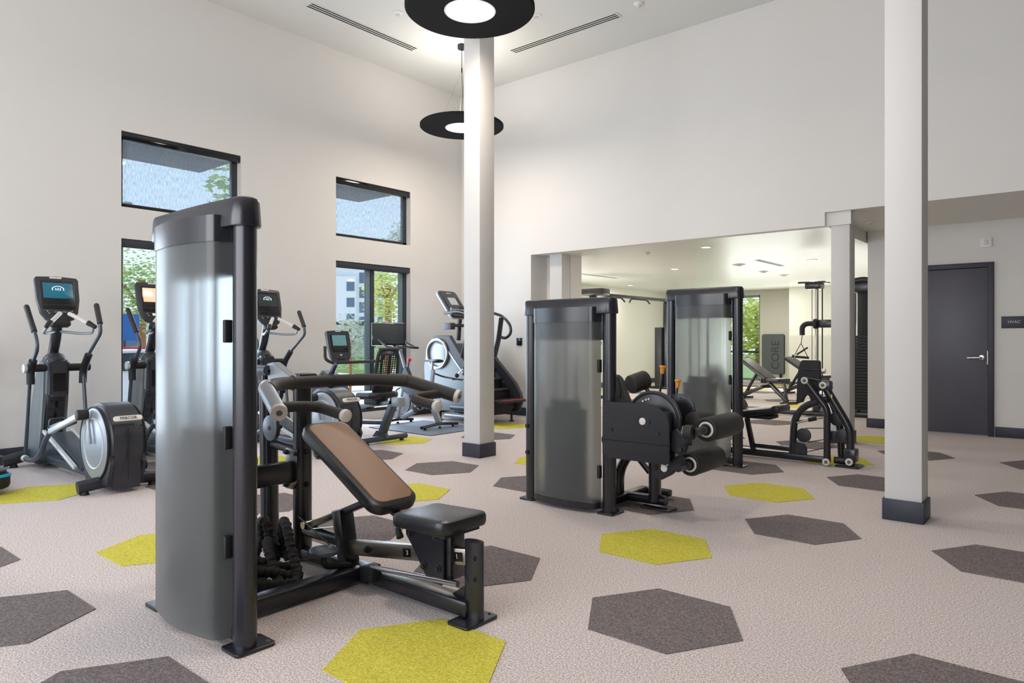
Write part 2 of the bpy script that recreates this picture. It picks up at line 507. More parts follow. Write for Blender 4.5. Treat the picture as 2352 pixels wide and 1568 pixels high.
# baseboards
def bboard(n, segs):
    m = MB()
    for s in segs: m.bb(*s, 0, .128, bev=.003)
    struct(m.build(n, 'base'))
bboard('baseboard_left', [(XL, XL + .014, a, b) for a, b in ((-4, -2.59), (-1.16, .27), (1.70, 3.138), (4.56, 6.003), (7.42, YB))])
bboard('baseboard_back', [(XL, -6.81, YB - .014, YB), (-6.81, -6.796, YB, 9.0)])
bboard('baseboard_door_wall', [(-2.40, DX0 - .07, 10.486, 10.5), (DX1 + .07, 4, 10.486, 10.5), (-2.414, -2.40, 10.486, 14)])
bboard('baseboard_far', [(-9.47, -9.455, 9.3, 19.2), (-7.1, -6.0, 19.186, 19.2), (-6.0, -2.4, 18.186, 18.2), (-9.47, -9.2, 19.186, 19.2)])
# square columns with dark plinths
def column(n, x0, x1, y0, y1, top, plinth=True):
    i = .013 if plinth else 0
    c = struct(MB().bb(x0 + i, x1 - i, y0 + i, y1 - i, 0, top, bev=.004).build(n, 'column'))
    if plinth: MB().bb(x0, x1, y0, y1, 0, .142, bev=.002).build('plinth', 'base', c)
    return c
column('column', -5.05, -4.80, 5.21, 5.46, ZC)
column('column', -1.105, -.858, 5.22, 5.466, ZC)
column('column', -6.59, -6.33, 8.75, 9.0, ZL)
column('column', -2.385, -2.155, 8.64, 8.89, ZL)
# header strip over the right-hand short column
struct(MB().bb(-2.42, -2.15, YB + .05, YB + .149, ZL, ZK - .001).build('trim_1', 'wall', smooth=False))

# ---- windows of the left wall
def window(n, y0, y1, z0, z1, mull=None, shade=False, blue=False):
    xo = XL - .13
    f = struct(MB().bb(xo - .03, xo + .03, y0, y0 + .05, z0, z1).bb(xo - .03, xo + .03, y1 - .07, y1, z0, z1).bb(xo - .03, xo + .03, y0, y1, z0, z0 + .045).bb(xo - .03, xo + .03, y0, y1, z1 - .05, z1).build(n, 'frame', smooth=False))
    if mull:
        MB().bb(xo - .035, xo + .035, mull, mull + .065, z0, z1).build('mullion', 'frame', f, smooth=False)
        s = MB()
        s.bb(xo - .015, xo + .02, mull - .085, mull, z0 + .045, z1 - .05).bb(xo - .015, xo + .02, y1 - .14, y1 - .07, z0 + .045, z1 - .05).bb(xo - .015, xo + .02, y0 + .05, mull, z0 + .045, z0 + .1)
        s.build('sash', 'frameblue', f, smooth=False)
        MB().bb(xo - .003, xo + .003, y0 + .05, mull, z0 + .045, z1 - .05).build('pane', 'glass', f, smooth=False)
        MB().bb(xo - .003, xo + .003, mull + .065, y1 - .07, z0 + .045, z1 - .05).build('pane', 'glass', f, smooth=False)
    else:
        MB().bb(xo - .003, xo + .003, y0 + .05, y1 - .07, z0 + .045, z1 - .05).build('pane', 'glass', f, smooth=False)
    return f
wi = 1
names = ['behind the camera', 'left of the frame', 'behind the tall front tower', 'beside the far column']
for k, (a, b) in enumerate(WINS):
    window(f'window_{wi}', a, b, 2.70, 3.55); wi += 1
    window(f'window_{wi}', a, b, .12, 2.345, mull=a + .70); wi += 1
    if k >= 2:
        sd = thing('roller_shade', ['', '', 'dark roller shade with woven screen drawn over the high window above the black weight tower',
                                    'dark roller shade with woven screen over the smaller-looking high window left of the slim column'][k], 'shade', (XL - .06, (a + b) / 2, 3.46), 'roller shades of the high windows')
        MB().bb(XL - .10, XL - .015, a + .004, b - .004, 3.462, 3.548, bev=.006).build('cassette', 'scr_black', sd)
        MB().bb(XL - .072, XL - .070, a + .03, b - .10, 2.745, 3.47).build('fabric', 'shade', sd, smooth=False)
        MB().cyl((XL - .071, a + .03, 2.742), (XL - .071, b - .10, 2.742), .009, seg=8).build('hem_bar', 'frame', sd)
        sd = thing('roller_shade', ['', '', 'rolled-up dark shade at the head of the floor-length window behind the tall tower',
                                    'rolled-up dark shade over the sliding window behind the recumbent bike'][k], 'shade', (XL - .06, (a + b) / 2, 2.27), 'rolled-up shades of the low windows')
        MB().bb(XL - .10, XL - .015, a + .004, b - .004, 2.262, 2.342, bev=.006).build('cassette', 'base', sd)
        MB().cyl((XL - .06, a + .02, 2.262), (XL - .06, b - .02, 2.262), .01, seg=8).build('hem_bar', 'frame', sd)
# far windows of the back gym
for n, (a, b) in enumerate(((-9.2, -8.3), (-8.1, -7.12))):
    f = struct(MB().bb(a, a + .05, 19.24, 19.3, .06, 2.44).bb(b - .04, b, 19.24, 19.3, .06, 2.44).bb(a, b, 19.24, 19.3, .06, .12).bb(a, b, 19.24, 19.3, 2.38, 2.44).build(f'window_{wi}', 'frameblue', smooth=False)); wi += 1
    MB().bb(a + .05, b - .04, 19.268, 19.272, .12, 2.38).build('pane', 'glass', f, smooth=False)

# ---- door
d = struct(MB().bb(DX0 + .006, DX1 - .006, 10.51, 10.555, .008, 2.112, bev=.002).build('door_1', 'door'))
fr = MB().bb(DX0 - .062, DX0, 10.47, 10.60, 0, 2.182, bev=.003).bb(DX1, DX1 + .062, 10.47, 10.60, 0, 2.182, bev=.003).bb(DX0, DX1, 10.47, 10.60, 2.12, 2.182, bev=.003)
fr.build('door_frame', 'base', d)
MB().disc((-1.09, 10.503, .985), (0, 1, 0), .034, .018).build('rosette', 'chrome', d)
MB().tube([(-1.09, 10.50, .985), (-1.09, 10.45, .985), (-1.24, 10.45, .98)], .011, fil=.02).build('door_handle', 'chrome', d)
MB().bb(DX1 - .012, DX1 - .004, 10.505, 10.512, .90, 1.07).build('latch_plate', 'steel', d)
for z in (.25, 1.05, 1.9): MB().cyl((DX0 + .006, 10.505, z - .05), (DX0 + .006, 10.505, z + .05), .01, seg=8).build('hinge', 'steel', d)

# ---- signs and small wall fittings
s = thing('door_sign', 'dark rectangular room sign reading HVAC right of the charcoal door', 'sign', (-.75, 10.5, 1.42))
MB().bb(-.887, -.61, 10.488, 10.499, 1.352, 1.498, bev=.002).build('sign_plate', 'base', s)
text('HVAC', (-.757, 10.4865, 1.428), (R(90), 0, 0), .047, 'letter', s)
s = thing('alarm_strobe', 'small white square alarm box high on the wall above the door', 'alarm', (-1.04, 10.5, 2.43))
MB().bb(-1.104, -.981, 10.475, 10.499, 2.368, 2.492, bev=.006).build('housing', 'white', s)
MB().bb(-1.065, -1.02, 10.468, 10.478, 2.40, 2.46, bev=.004).build('strobe_lens', 'cap', s)
s = thing('thermostat', 'small black wall thermostat on the back wall beside the stair climber', 'thermostat', (-7.03, YB, 1.17))
MB().bb(-7.09, -6.985, YB - .022, YB - .001, 1.115, 1.235, bev=.006).build('housing', 'scr_black', s)
MB().torus((-7.038, YB - .023, 1.178), (0, 1, 0), .022, .002, 20, 6).build('dial_ring', 'scr_blue', s)

# ---- ceiling fittings
def slot_vent(label, x0, x1, y0, y1, axis):
    s = thing('linear_vent', label, 'air vent', ((x0 + x1) / 2, (y0 + y1) / 2, ZC), 'three-slot ceiling vents')
    MB().bb(x0, x1, y0, y1, ZC - .004, ZC - .001).build('backing', 'slot', s, smooth=False)
    for k in range(4):
        t = k / 3
        m = MB()
        if axis == 'y':
            c = x0 + (x1 - x0) * t; m.bb(c - .008, c + .008, y0, y1, ZC - .008, ZC - .001)
        else:
            c = y0 + (y1 - y0) * t; m.bb(x0, x1, c - .008, c + .008, ZC - .008, ZC - .001)
        m.build('slat', 'ceil', s)
    m = MB()
    if axis == 'y': m.bb(x0, x1, y0 - .02, y0, ZC - .008, ZC - .001).bb(x0, x1, y1, y1 + .02, ZC - .008, ZC - .001)
    else: m.bb(x0 - .02, x0, y0, y1, ZC - .008, ZC - .001).bb(x1, x1 + .02, y0, y1, ZC - .008, ZC - .001)
    m.build('end_cap', 'ceil', s)
slot_vent('long three-slot ceiling vent left of the round pendants, running along the window wall', -7.52, -7.38, 4.97, 6.71, 'y')
slot_vent('three-slot ceiling vent right of the round pendants, running along the back wall', -6.42, -4.67, 7.60, 7.74, 'x')
def ceil_disc(name, label, cat, x, y, z, r, h, group=None, mt='white'):
    s = thing(name, label, cat, (x, y, z), group)
    MB().lathe((x, y, z), (0, 0, -1), [(.001, r), (h * .4, r), (h, r * .7)], 24).build('base_ring', mt, s)
    MB().lathe((x, y, z - h), (0, 0, -1), [(0, r * .45), (h * .5, r * .4), (h * .8, r * .15)], 16).build('sensor', 'cap', s)
    return s
ceil_disc('smoke_detector', 'white smoke detector on the high ceiling between left vent and near pendant', 'smoke detector', -6.78, 5.82, ZC, .07, .025)
ceil_disc('sprinkler_cover', 'flat white sprinkler cover on the high ceiling just right of the near pendant', 'sprinkler', -5.50, 7.03, ZC, .085, .010)
ceil_disc('smoke_detector', 'white smoke detector at the top edge, beyond the right end of the back-wall vent', 'smoke detector', -4.31, 7.57, ZC, .06, .03)
ceil_disc('smoke_detector', 'white detector on the dark corridor ceiling between the two right-hand columns', 'smoke detector', -2.17, 9.62, ZK, .06, .025)
for lab, x, y, r in (('small round sprinkler cover on the low back-gym ceiling nearest the left pier', -5.27, 9.51, .05),
                     ('grey ceiling speaker disc in the back gym, left of the pair above the board', -4.98, 13.62, .09),
                     ('grey ceiling speaker disc in the back gym, right of the pair above the board', -4.93, 14.63, .09),
                     ('flat disc on the back-gym ceiling above the farther weight tower', -4.85, 12.06, .11)):
    ceil_disc('ceiling_disc', lab, 'ceiling fitting', x, y, ZL, r, .02, 'small discs on the back-gym ceiling', 'cap')
def downlight(label, x, y, power=15):
    s = thing('downlight', label, 'downlight', (x, y, ZL), 'recessed downlights of the back gym')
    MB().lathe((x, y, ZL), (0, 0, -1), [(.0008, .085), (.006, .083), (.006, .066), (.002, .062)], 28).build('trim_ring', 'white', s)
    MB().disc((x, y, ZL - .0035), (0, 0, 1), .060, .003, 28, .0005).build('lens', 'downglow', s)
    l = lamp('downlight_lamp', 'AREA', (0, 0, -.03), (0, 0, 0), power, (1, .95, .88), .12, shape='DISK')
    l.parent = s
# pixel rows of the photographed lamps, brought down onto the ceiling plane beforehand
for lab, x, y in (('bright downlight nearest the opening, over the gap between the two weight towers', -4.30, 9.49),
                  ('downlight on the back-gym ceiling, left of the nearest one', -6.10, 12.08),
                  ('downlight on the back-gym ceiling just left of the short right column', -3.63, 12.15),
                  ('farthest small downlight, over the grey foam board', -6.19, 17.35),
                  ('faint downlight far back on the left of the back gym', -8.78, 15.0),
                  ('downlight over the right-hand cable machine, seen beside the short column', -2.75, 13.2)):
    downlight(lab, x, y)
s = thing('linear_vent', 'thin slot vent far back on the low ceiling, pointing at the grey board', 'air vent', (-4.34, 12.2, ZL), 'slot vents of the back gym')
MB().bb(-4.38, -4.30, 11.57, 12.80, ZL - .008, ZL - .001).build('frame', 'cap', s); MB().bb(-4.355, -4.325, 11.6, 12.77, ZL - .010, ZL - .0075).build('slot', 'slot', s)
s = thing('linear_vent', 'thin slot vent on the low ceiling beside the left pier', 'air vent', (-8.0, 12.2, ZL), 'slot vents of the back gym')
MB().bb(-8.03, -7.97, 11.2, 13.1, ZL - .008, ZL - .001).build('frame', 'cap', s); MB().bb(-8.01, -7.99, 11.25, 13.05, ZL - .010, ZL - .0075).build('slot', 'slot', s)

# ---- pendants
def pendant(label, x, y, z=4.19):
    s = thing('pendant_lamp', label, 'pendant lamp', (x, y, z), 'round felt pendant lamps')
    MB().lathe((x, y, z), (0, 0, 1), [(.0, .225), (.0, .575), (.012, .588), (.040, .588), (.052, .575), (.052, .20)], 64, cap=False).build('felt_disc', 'felt', s)
    g = MB().lathe((x, y, z), (0, 0, 1), [(.004, .222), (.012, .215), (.03, .0)], 48, cap=True).build('diffuser', 'lampglow', s)
    MB().lathe((x, y, z), (0, 0, 1), [(.0, .235), (-.004, .232), (-.002, .222), (.01, .222)], 48, cap=False).build('bezel', 'white', s)
    MB().lathe((x, y, z + .05), (0, 0, 1), [(0, .20), (.05, .18), (.06, .05)], 32).build('driver_housing', 'black', s)
    MB().cyl((x, y, z + .8), (x, y, ZC - .05), .005, seg=6).build('power_cord', 'scr_black', s)
    MB().tube([(x, y, z + .1), (x + .01, y + .01, z + .5), (x, y, z + .82)], .004, seg=6).build('power_cord', 'scr_black', s)
    for k in range(3):
        t = R(120 * k + 20)
        MB().cyl((x + .35 * math.cos(t), y + .35 * math.sin(t), z + .05), (x, y, z + .8), .0014, seg=5).build('suspension_wire', 'steel', s)
    MB().cyl((x, y, z + .78), (x, y, z + .84), .010, seg=8).build('wire_gripper', 'black', s)
    MB().cyl((x, y, ZC - .06), (x, y, ZC - .001), .062, seg=6).build('canopy', 'black', s)
    l = lamp('ceiling_fill', 'AREA', (0, 0, .12), (R(180), 0, 0), 14, (1, .95, .88), .6, shape='DISK')  # added fill aimed upward to brighten the ceiling
    l.parent = s
    l = lamp('pendant_light', 'AREA', (0, 0, -.02), (0, 0, 0), 26, (1, .88, .76), .42, shape='DISK')
    l.parent = s
pendant('black felt disc pendant with glowing centre, nearest one cut by the top edge', -4.34, 4.58)
pendant('black felt disc pendant hanging behind the slim column', -6.83, 7.04)
pendant('black felt disc pendant hanging over the camera, out of the picture', -1.85, 2.10)

# ================================================================== STRENGTH MACHINES
def bolt(m, p, n, r=.011, l=.012):
    p = V(p); n = V(n).normalized()
    return m.cyl(p, p + n * l, r, seg=6).cyl(p, p + n * l * .3, r * 1.5, seg=12)

def tower(t, cx, cy, H, zlink=None):
    """weight tower with two posts at cx -+ .345, smoked shroud on the camera side"""
    xl, xr = cx - .345, cx + .345
    for x in (xl, xr):
        MB().tube([(x, cy, .01), (x, cy, H - .09)], .049, seg=24, ry=.044, up=(0, 1, 0)).build('post', 'black', t)
        MB().pad((x + (.0 if x > cx else -.01), cy + .015, .007), (1, 0, 0), (0, 1, 0), .135, .17, .013, .02, .003).build('foot_plate', 'black', t)
        m = MB(); bolt(m, (x + .04, cy + .075, .013), (0, 0, 1), .007, .006); m.build('bolt', 'steel', t)
    # main cap: rounded bar bowed towards the camera
    def outline(z, ins):
        pts = []
        n = 14
        for i in range(n + 1):            # front edge, bowed
            s = i / n
            x = xl + .0 + (xr - xl) * s
            pts.append((x, cy - .056 + ins - .010 * math.sin(math.pi * s), z))
        for i in range(1, 8):
            a = -math.pi / 2 + math.pi * i / 8
            pts.append((xr + (.056 - ins) * math.cos(a), cy + (.056 - ins) * math.sin(a), z))
        for i in range(n + 1):
            s = 1 - i / n
            pts.append((xl + (xr - xl) * s, cy + .056 - ins + .010 * math.sin(math.pi * s), z))
        for i in range(1, 8):
            a = math.pi / 2 + math.pi * i / 8
            pts.append((xl + (.056 - ins) * math.cos(a), cy + (.056 - ins) * math.sin(a), z))
        return pts
    MB().loft([outline(H - .115, -.004), outline(H - .108, -.006), outline(H - .02, 0), outline(H - .006, .006), outline(H, .018)]).build('top_cap', 'black', t)
    # shroud: bowed sheet wrapping from post to post
    f = [(cx - .285, cy - .02), (cx - .272, cy - .06), (cx - .262, cy - .08)]
    n = 16
    for i in range(n + 1):
        s = i / n
        f.append((cx - .25 + .505 * s, cy - .090 - .034 * math.sin(math.pi * s)))
    f += [(cx + .266, cy - .080), (cx + .272, cy - .06), (cx + .288, cy - .02)]
    b = [(x - (x - cx) * .03, y + .006) for x, y in f]
    z0, z1 = (.072 if H < 1.6 else .036), H - .165
    r0 = [V((x, y, 0)) for x, y in f] + [V((x, y, 0)) for x, y in reversed(b)]
    MB().loft([[p + V((0, 0, z0)) for p in r0], [p + V((0, 0, z1)) for p in r0]]).build('shroud', 'frost', t)
    f2 = [(cx + (x - cx) * 1.012, y - .004) for x, y in f]
    MB().loft([[V((x, y, z1 - .006)) for x, y in f2], [V((x, y, z1 + .098)) for x, y in f2]]).build('shroud_cap', 'black', t)
    for z in ((1.25, .83, .40) if H > 1.6 else (1.03, .29)):
        MB().bb(cx + .278, cx + .300, cy - .058, cy - .026, z - .045, z + .045, bev=.004).build('shroud_clip', 'rubber', t)
    # inner frame
    MB().bb(xl, xr, cy - .02, cy + .03, H - .30, H - .10, bev=.004).build('cross_panel', 'black2', t)
    MB().bb(xl, xr, cy - .025, cy + .025, .025, .085, bev=.006).build('base_crossbar', 'black', t)
    if H < 1.6: MB().loft([[V((x, y - .002, z)) for x, y in f] for z in (.028, .073)]).build('shroud_sill', 'black', t)
    for dx in (-.14, .04):
        MB().cyl((cx + dx, cy + .03, .07), (cx + dx, cy + .03, H - .12), .012, seg=10).build('guide_rod', 'chrome', t)
    sx, top = cx - .05, .69 if H < 1.6 else .80
    k = 0
    z = .06
    while z < top - .01:
        MB().bb(sx - .155, sx + .155, cy - .025, cy + .085, z + .001, z + .036, bev=.003).build('weight_plate', 'black2', t)
        z += .0385
    MB().bb(sx - .11, sx + .11, cy - .02, cy + .08, z, z + .06, bev=.01).build('stack_head', 'black2', t)
    MB().cyl((sx, cy + .03, z + .05), (sx, cy + .03, H - .12), .006, seg=8).build('lift_cable', 'rubber', t)

# ---------------------------------------------------------- 1. incline press (front left)
P1 = thing('incline_press_machine', 'nearest strength machine: tall smoked weight tower with reflection-painted reclined bench and bent press bar', 'gym machine', (-2.9, 1.4, 0))
tower(P1, -2.91, 1.42, 1.775)
YS = 2.2
MB().beam((-2.83, 1.46, .052), (-2.83, 2.18, .052), .090, .07, bev=.012).build('base_beam', 'black', P1)
MB().beam((-2.90, YS, .052), (-2.07, YS, .052), .090, .07, bev=.012).build('seat_beam', 'black', P1)
MB().beam((-3.72, YS, .045), (-2.85, YS, .045), .07, .06, bev=.015).build('base_beam', 'black', P1)
MB().bb(-2.80, -2.745, 2.15, 2.25, .012, .092, bev=.008).build('joint_sleeve', 'rubber', P1)
# front post under the seat
MB().tube([(-2.06, YS, .012), (-2.06, YS, .345)], .028, seg=24, ry=.052, up=(1, 0, 0)).build('front_post', 'black', P1)
m = MB(); [bolt(m, (-2.032, YS - .02, z), (1, -.3, 0), .009, .006) for z in (.28, .19)]; m.build('bolt', 'rubber', P1)
MB().pad((-2.06, 2.19, .007), (1, 0, 0), (0, 1, 0), .13, .20, .013, .02, .003).build('foot_plate', 'black', P1)
m = MB(); bolt(m, (-2.035, 2.27, .013), (0, 0, 1), .007, .003); m.build('bolt', 'slot', P1)
MB().prism([(-2.10, YS - .004, .088), (-2.19, YS - .004, .088), (-2.10, YS - .004, .15)], (0, .012, 0)).build('gusset', 'black', P1)
# tilted carrier that holds the seat rail
MB().beam((-3.0, YS, .335), (-2.935, YS, .03), .085, .075, up=(1, 0, 0), bev=.006).build('rail_carrier', 'black', P1)
ra, rb_ = V((-2.93, YS, .152)), V((-2.09, YS, .272))
MB().beam(ra, rb_, .042, .072, bev=.004).build('seat_rail', 'steel', P1)
rd = (rb_ - ra).normalized()
rot = basis(rd, (0, 0, 1)) if False else Matrix((rd, rd.cross(V((0, -1, 0))).normalized() * -1 if False else V((0, 0, 1)).cross(V((0, -1, 0))).normalized(), V((0, -1, 0)))).transposed()
def rail_label(s, body, tname):
    p = ra + rd * s
    ux = rd; uz = V((0, -1, 0)); uy = uz.cross(ux)
    rm = Matrix((ux, uy, uz)).transposed()
    MB().box(p + V((0, -.0217, 0)), (.055, .0012, .040), Matrix((ux, V((0, 1, 0)), uy * -1 if uy.z < 0 else uy)).transposed()).build('number_decal', 'scr_black', P1)
    text(body, p + V((.004 if body == '3' else -.008, -.0226, 0)), rm, .030, 'letter', P1, 'numeral')
rail_label(.462, '3', 0)
rail_label(.803, '1', 0)
m = MB(); bolt(m, ra + rd * .17 + V((0, -.021, .0)), (0, -1, 0), .012, .02); m.build('rail_knob', 'rubber', P1)
# seat carriage
MB().prism([(-2.435, 2.148, .375), (-2.185, 2.148, .375), (-2.185, 2.148, .155), (-2.20, 2.148, .135), (-2.275, 2.148, .135), (-2.30, 2.148, .155), (-2.39, 2.148, .275), (-2.435, 2.148, .32)], (0, -.010, 0), bev=.003).build('carriage_plate', 'black', P1)
MB().bb(-2.23, -2.16, 2.155, 2.245, .16, .375, bev=.004).build('carriage_block', 'black', P1)
m = MB(); [bolt(m, (x, 2.138, z), (0, -1, 0), .012, .014) for x, z in ((-2.40, .33), (-2.235, .345), (-2.31, .20), (-2.22, .205))]; m.build('carriage_bolts', 'rubber', P1, kind='stuff')
sd = V((1, 0, .035)).normalized()
MB().pad((-2.275, YS, .405), sd, (0, 1, 0), .36, .30, .062, .055, .018).build('seat_pad', 'vinyl', P1)
MB().bb(-2.42, -2.13, 2.09, 2.31, .362, .378).build('seat_board', 'rubber', P1, smooth=False)
# steel adjustment rod
MB().cyl((-2.68, 2.14, .115), (-2.10, 2.14, .165), .013, seg=12).build('adjust_rod', 'chrome', P1)
MB().bb(-2.70, -2.65, 2.115, 2.175, .05, .114, bev=.004).build('rod_block', 'rubber', P1)
m = MB(); bolt(m, (-2.67, 2.14, .127), (0, 0, 1), .006, .004); m.build('bolt', 'steel', P1)
# backrest
b0, b1 = V((-2.565, YS, .425)), V((-3.17, YS, .755))
bu = (b1 - b0).normalized()
bn = V((0, 1, 0)).cross(bu) * -1
if bn.z < 0: bn = -bn
bc = (b0 + b1) / 2
vv = bn.cross(bu)
MB().pad(bc - bn * .012, bu, vv, .72, .285, .062, .07, .018).build('backrest_pad', 'vinyl', P1, label='black padded back with stitched rim')
MB().pad(bc + bn * .0215, bu, vv, .665, .232, .008, .05, .0035).build('backrest_sheen', 'brown', P1, label='warm reflection painted as a brown panel on the backrest')  # brown sheet paints the warm sheen onto the black pad
MB().beam((-3.30, YS, .195), (-2.70, YS, .44), .05, .035, bev=.006).build('backrest_strut', 'black', P1)
MB().beam((-2.80, YS, .46), (-2.42, YS, .33), .045, .02, bev=.004).build('backrest_bracket', 'black', P1)
MB().cyl((-2.47, 2.12, .345), (-2.44, 2.11, .31), .012, .018, seg=10).build('release_lever', 'rubber', P1)
MB().cyl((-3.30, YS - .04, .205), (-3.30, YS + .04, .205), .02, seg=16).build('pivot_pin', 'steel', P1)
MB().cyl((-3.22, YS - .03, .20), (-3.02, YS - .03, .245), .004, seg=6).build('latch_wire', 'steel', P1)
MB().cyl((-3.36, YS, .17), (-2.98, YS, .17), .032, seg=16).build('lower_tube', 'black', P1)
# uprights of the press frame
MB().tube([(-3.36, YS, .01), (-3.36, YS, .985)], .038, seg=20, ry=.055, up=(0, 1, 0)).build('upright', 'black', P1)
MB().tube([(-3.60, YS - .04, .01), (-3.625, YS - .04, .12), (-3.645, YS - .04, .985)], .034, seg=20, ry=.055, up=(0, 1, 0), fil=.1).build('upright', 'black', P1)
MB().cyl((-3.64, YS - .03, .62), (-3.38, YS - .03, .61), .026, seg=16).build('cross_tube', 'black', P1)
MB().beam((-3.35, 1.44, .50), (-3.35, 2.14, .50), .06, .115, bev=.01).build('link_beam', 'black', P1)
MB().bb(-3.41, -3.30, 2.125, 2.15, .40, .62, bev=.004).build('link_flange', 'black', P1)
m = MB()
for x in (-3.40, -3.31):
    for z in (.42, .60): bolt(m, (x, 2.125, z), (0, -1, 0), .010, .018)
for z in (.42, .60): bolt(m, (-3.318, 2.2, z), (1, 0, 0), .010, .012)
m.build('flange_bolts', 'rubber', P1, kind='stuff')
for z, y in ((.725, 2.10), (.925, 2.12)):
    p = MB().disc((-3.51, y, z), (0, 1, 0), .072, .028, 28, .006).build('pulley', 'greyblue', P1)
    MB().cyl((-3.51, y - .018, z), (-3.51, y + .06, z), .012, seg=10).build('pulley_axle', 'rubber', p)
MB().cyl((-3.575, 2.11, .13), (-3.575, 2.11, .925), .004, seg=6).build('cable', 'rubber', P1)
MB().disc((-2.86, 1.99, .192), (.05, 0, 1), .070, .020, 32, .006).build('floor_pulley', 'greyblue', P1)
MB().tube([(-2.86, 1.99, .18), (-2.86, 1.99, .12), (-2.85, 2.14, .09)], .016, seg=10, fil=.03).build('pulley_bracket', 'rubber', P1)
MB().cyl((-2.88, 1.93, .165), (-3.20, 1.52, .12), .004, seg=6).build('cable', 'rubber', P1)
MB().cyl((-2.86, 2.05, .19), (-3.34, 2.16, .25), .004, seg=6).build('cable', 'rubber', P1)
# gray lever plate from the press bar to the rear upright
MB().prism([(-3.30, 2.10, .955), (-3.30, 2.10, 1.01), (-3.50, 2.10, 1.09), (-3.56, 2.10, 1.08), (-3.55, 2.10, .99), (-3.40, 2.10, .955)], (0, .05, 0), bev=.004).build('lever_plate', 'silver', P1)
MB().cyl((-3.53, 2.09, 1.045), (-3.86, 2.09, 1.03), .028, seg=14).build('lever_tube', 'greyblue', P1)
m = MB(); bolt(m, (-3.535, 2.098, 1.04), (0, -1, 0), .010, .006); m.build('bolt', 'scr_black', P1)
# press bar, mirrored about the seat line
cb = [(-3.0, 1.76, .985), (-3.24, 2.0, .985), (-3.30, 2.2, .983), (-3.24, 2.4, .985), (-3.0, 2.64, .985)]
MB().tube([(-2.98, 1.765, .982), (-3.16, 1.90, .990), (-3.27, 2.06, .986), (-3.29, 2.2, .984), (-3.27, 2.34, .986), (-3.16, 2.50, .990), (-2.98, 2.635, .982)], .034, seg=20, fil=.09).build('press_bar', 'foam', P1)
for s in (-1, 1):
    y = lambda d: YS + s * d
    MB().tube([(-3.07, y(.385), .988), (-3.0, y(.435), .985), (-2.705, y(.548), .903)], .036, seg=22, fil=.06).build('press_arm', 'silver' if s < 0 else 'foam', P1)
    MB().cyl((-2.708, y(.546), .905), (-2.69, y(.553), .900), .038, .035, seg=24).build('arm_end_cap', 'cap', P1, label='pale round end cap')
    MB().disc((-2.6885, y(.5535), .8995), (1, s * .35, -.27), .013, .003, 20, .001).build('cap_emblem', 'letter_dark', P1)
    g = MB().tube([(-2.79, y(.50), .915), (-2.815, y(.29), .905), (-2.60, y(.285), .875)], .0245, seg=18, fil=.09).build('hand_grip', 'foam', P1)
    MB().cyl((-2.60, y(.285), .8755), (-2.575, y(.284), .872), .029, seg=22, bev=.004).build('grip_cap', 'cap', g)
    MB().cyl((-2.789, y(.515), .916), (-2.791, y(.498), .915), .028, seg=20).build('grip_collar', 'cap', g)
MB().tube([(-2.76, 2.60, .885), (-2.70, 2.56, .88), (-2.66, 2.58, .885)], .010, seg=10, fil=.02).build('adjust_lever', 'orange', P1, label='orange adjustment lever')
for y in (2.08, 2.32):
    MB().torus((-3.272, y, .986), (.2, 1 if y < 2.2 else -1, 0), .036, .006, 24, 8).build('clamp_ring', 'rubber', P1)
MB().bb(-3.40, -3.30, 2.14, 2.26, .955, 1.03, bev=.012).build('pivot_block', 'black', P1)

# battle rope piled behind the tower
RP = thing('battle_rope', 'thick black battle rope piled on the carpet behind the front weight tower', 'rope', (-3.2, 1.9, 0))
def rope(pts, r=.0245, name='rope_coil'):
    pts = [V(p) for p in pts]
    path = []
    for i in range(len(pts) - 1):
        p0, p1, p2, p3 = pts[max(i - 1, 0)], pts[i], pts[i + 1], pts[min(i + 2, len(pts) - 1)]
        for k in range(9):
            t = k / 9
            path.append(.5 * ((2 * p1) + (p2 - p0) * t + (2 * p0 - 5 * p1 + 4 * p2 - p3) * t * t + (-p0 + 3 * p1 - 3 * p2 + p3) * t ** 3))
    path.append(pts[-1])
    u = None; rings = []
    q = []
    for i in range(len(path) - 1):
        L = (path[i + 1] - path[i]).length; n = max(1, int(L / .0045))
        for k in range(n): q.append(path[i].lerp(path[i + 1], k / n))
    s = 0
    for i, p in enumerate(q):
        d = (q[min(i + 1, len(q) - 1)] - q[max(i - 1, 0)]).normalized()
        if u is None: u, _, _ = frame_of(d)
        u = (u - d * u.dot(d)).normalized(); v = d.cross(u)
        ring = []
        for k in range(14):
            a = 2 * math.pi * k / 14
            rr = r * (1 + .09 * math.sin(a + s * 210) + .06 * math.sin(a * 2 - s * 130) + .05 * math.sin(s * 320))
            ring.append(p + u * math.cos(a) * rr + v * math.sin(a) * rr)
        rings.append(ring)
        if i: s += (q[i] - q[i - 1]).length
    MB().loft(rings).build(name, 'rope', RP)
rope([(-3.42, 1.80, .33), (-3.41, 1.86, .38), (-3.36, 1.90, .33), (-3.35, 1.87, .20), (-3.36, 1.80, .09), (-3.25, 1.72, .04), (-3.08, 1.78, .035), (-2.98, 1.92, .03)])
rope([(-3.27, 2.06, .05), (-3.30, 2.04, .17), (-3.26, 2.02, .26), (-3.18, 1.99, .25), (-3.10, 1.97, .14), (-3.02, 1.95, .06), (-2.97, 1.90, .03)])
rope([(-3.33, 2.10, .05), (-3.32, 2.02, .10), (-3.28, 1.94, .17), (-3.20, 1.90, .15), (-3.12, 1.88, .08), (-3.03, 1.86, .03)])
rope([(-3.45, 1.95, .03), (-3.42, 1.98, .14), (-3.40, 1.97, .24), (-3.34, 1.97, .25), (-3.32, 1.98, .14), (-3.36, 2.04, .035)])
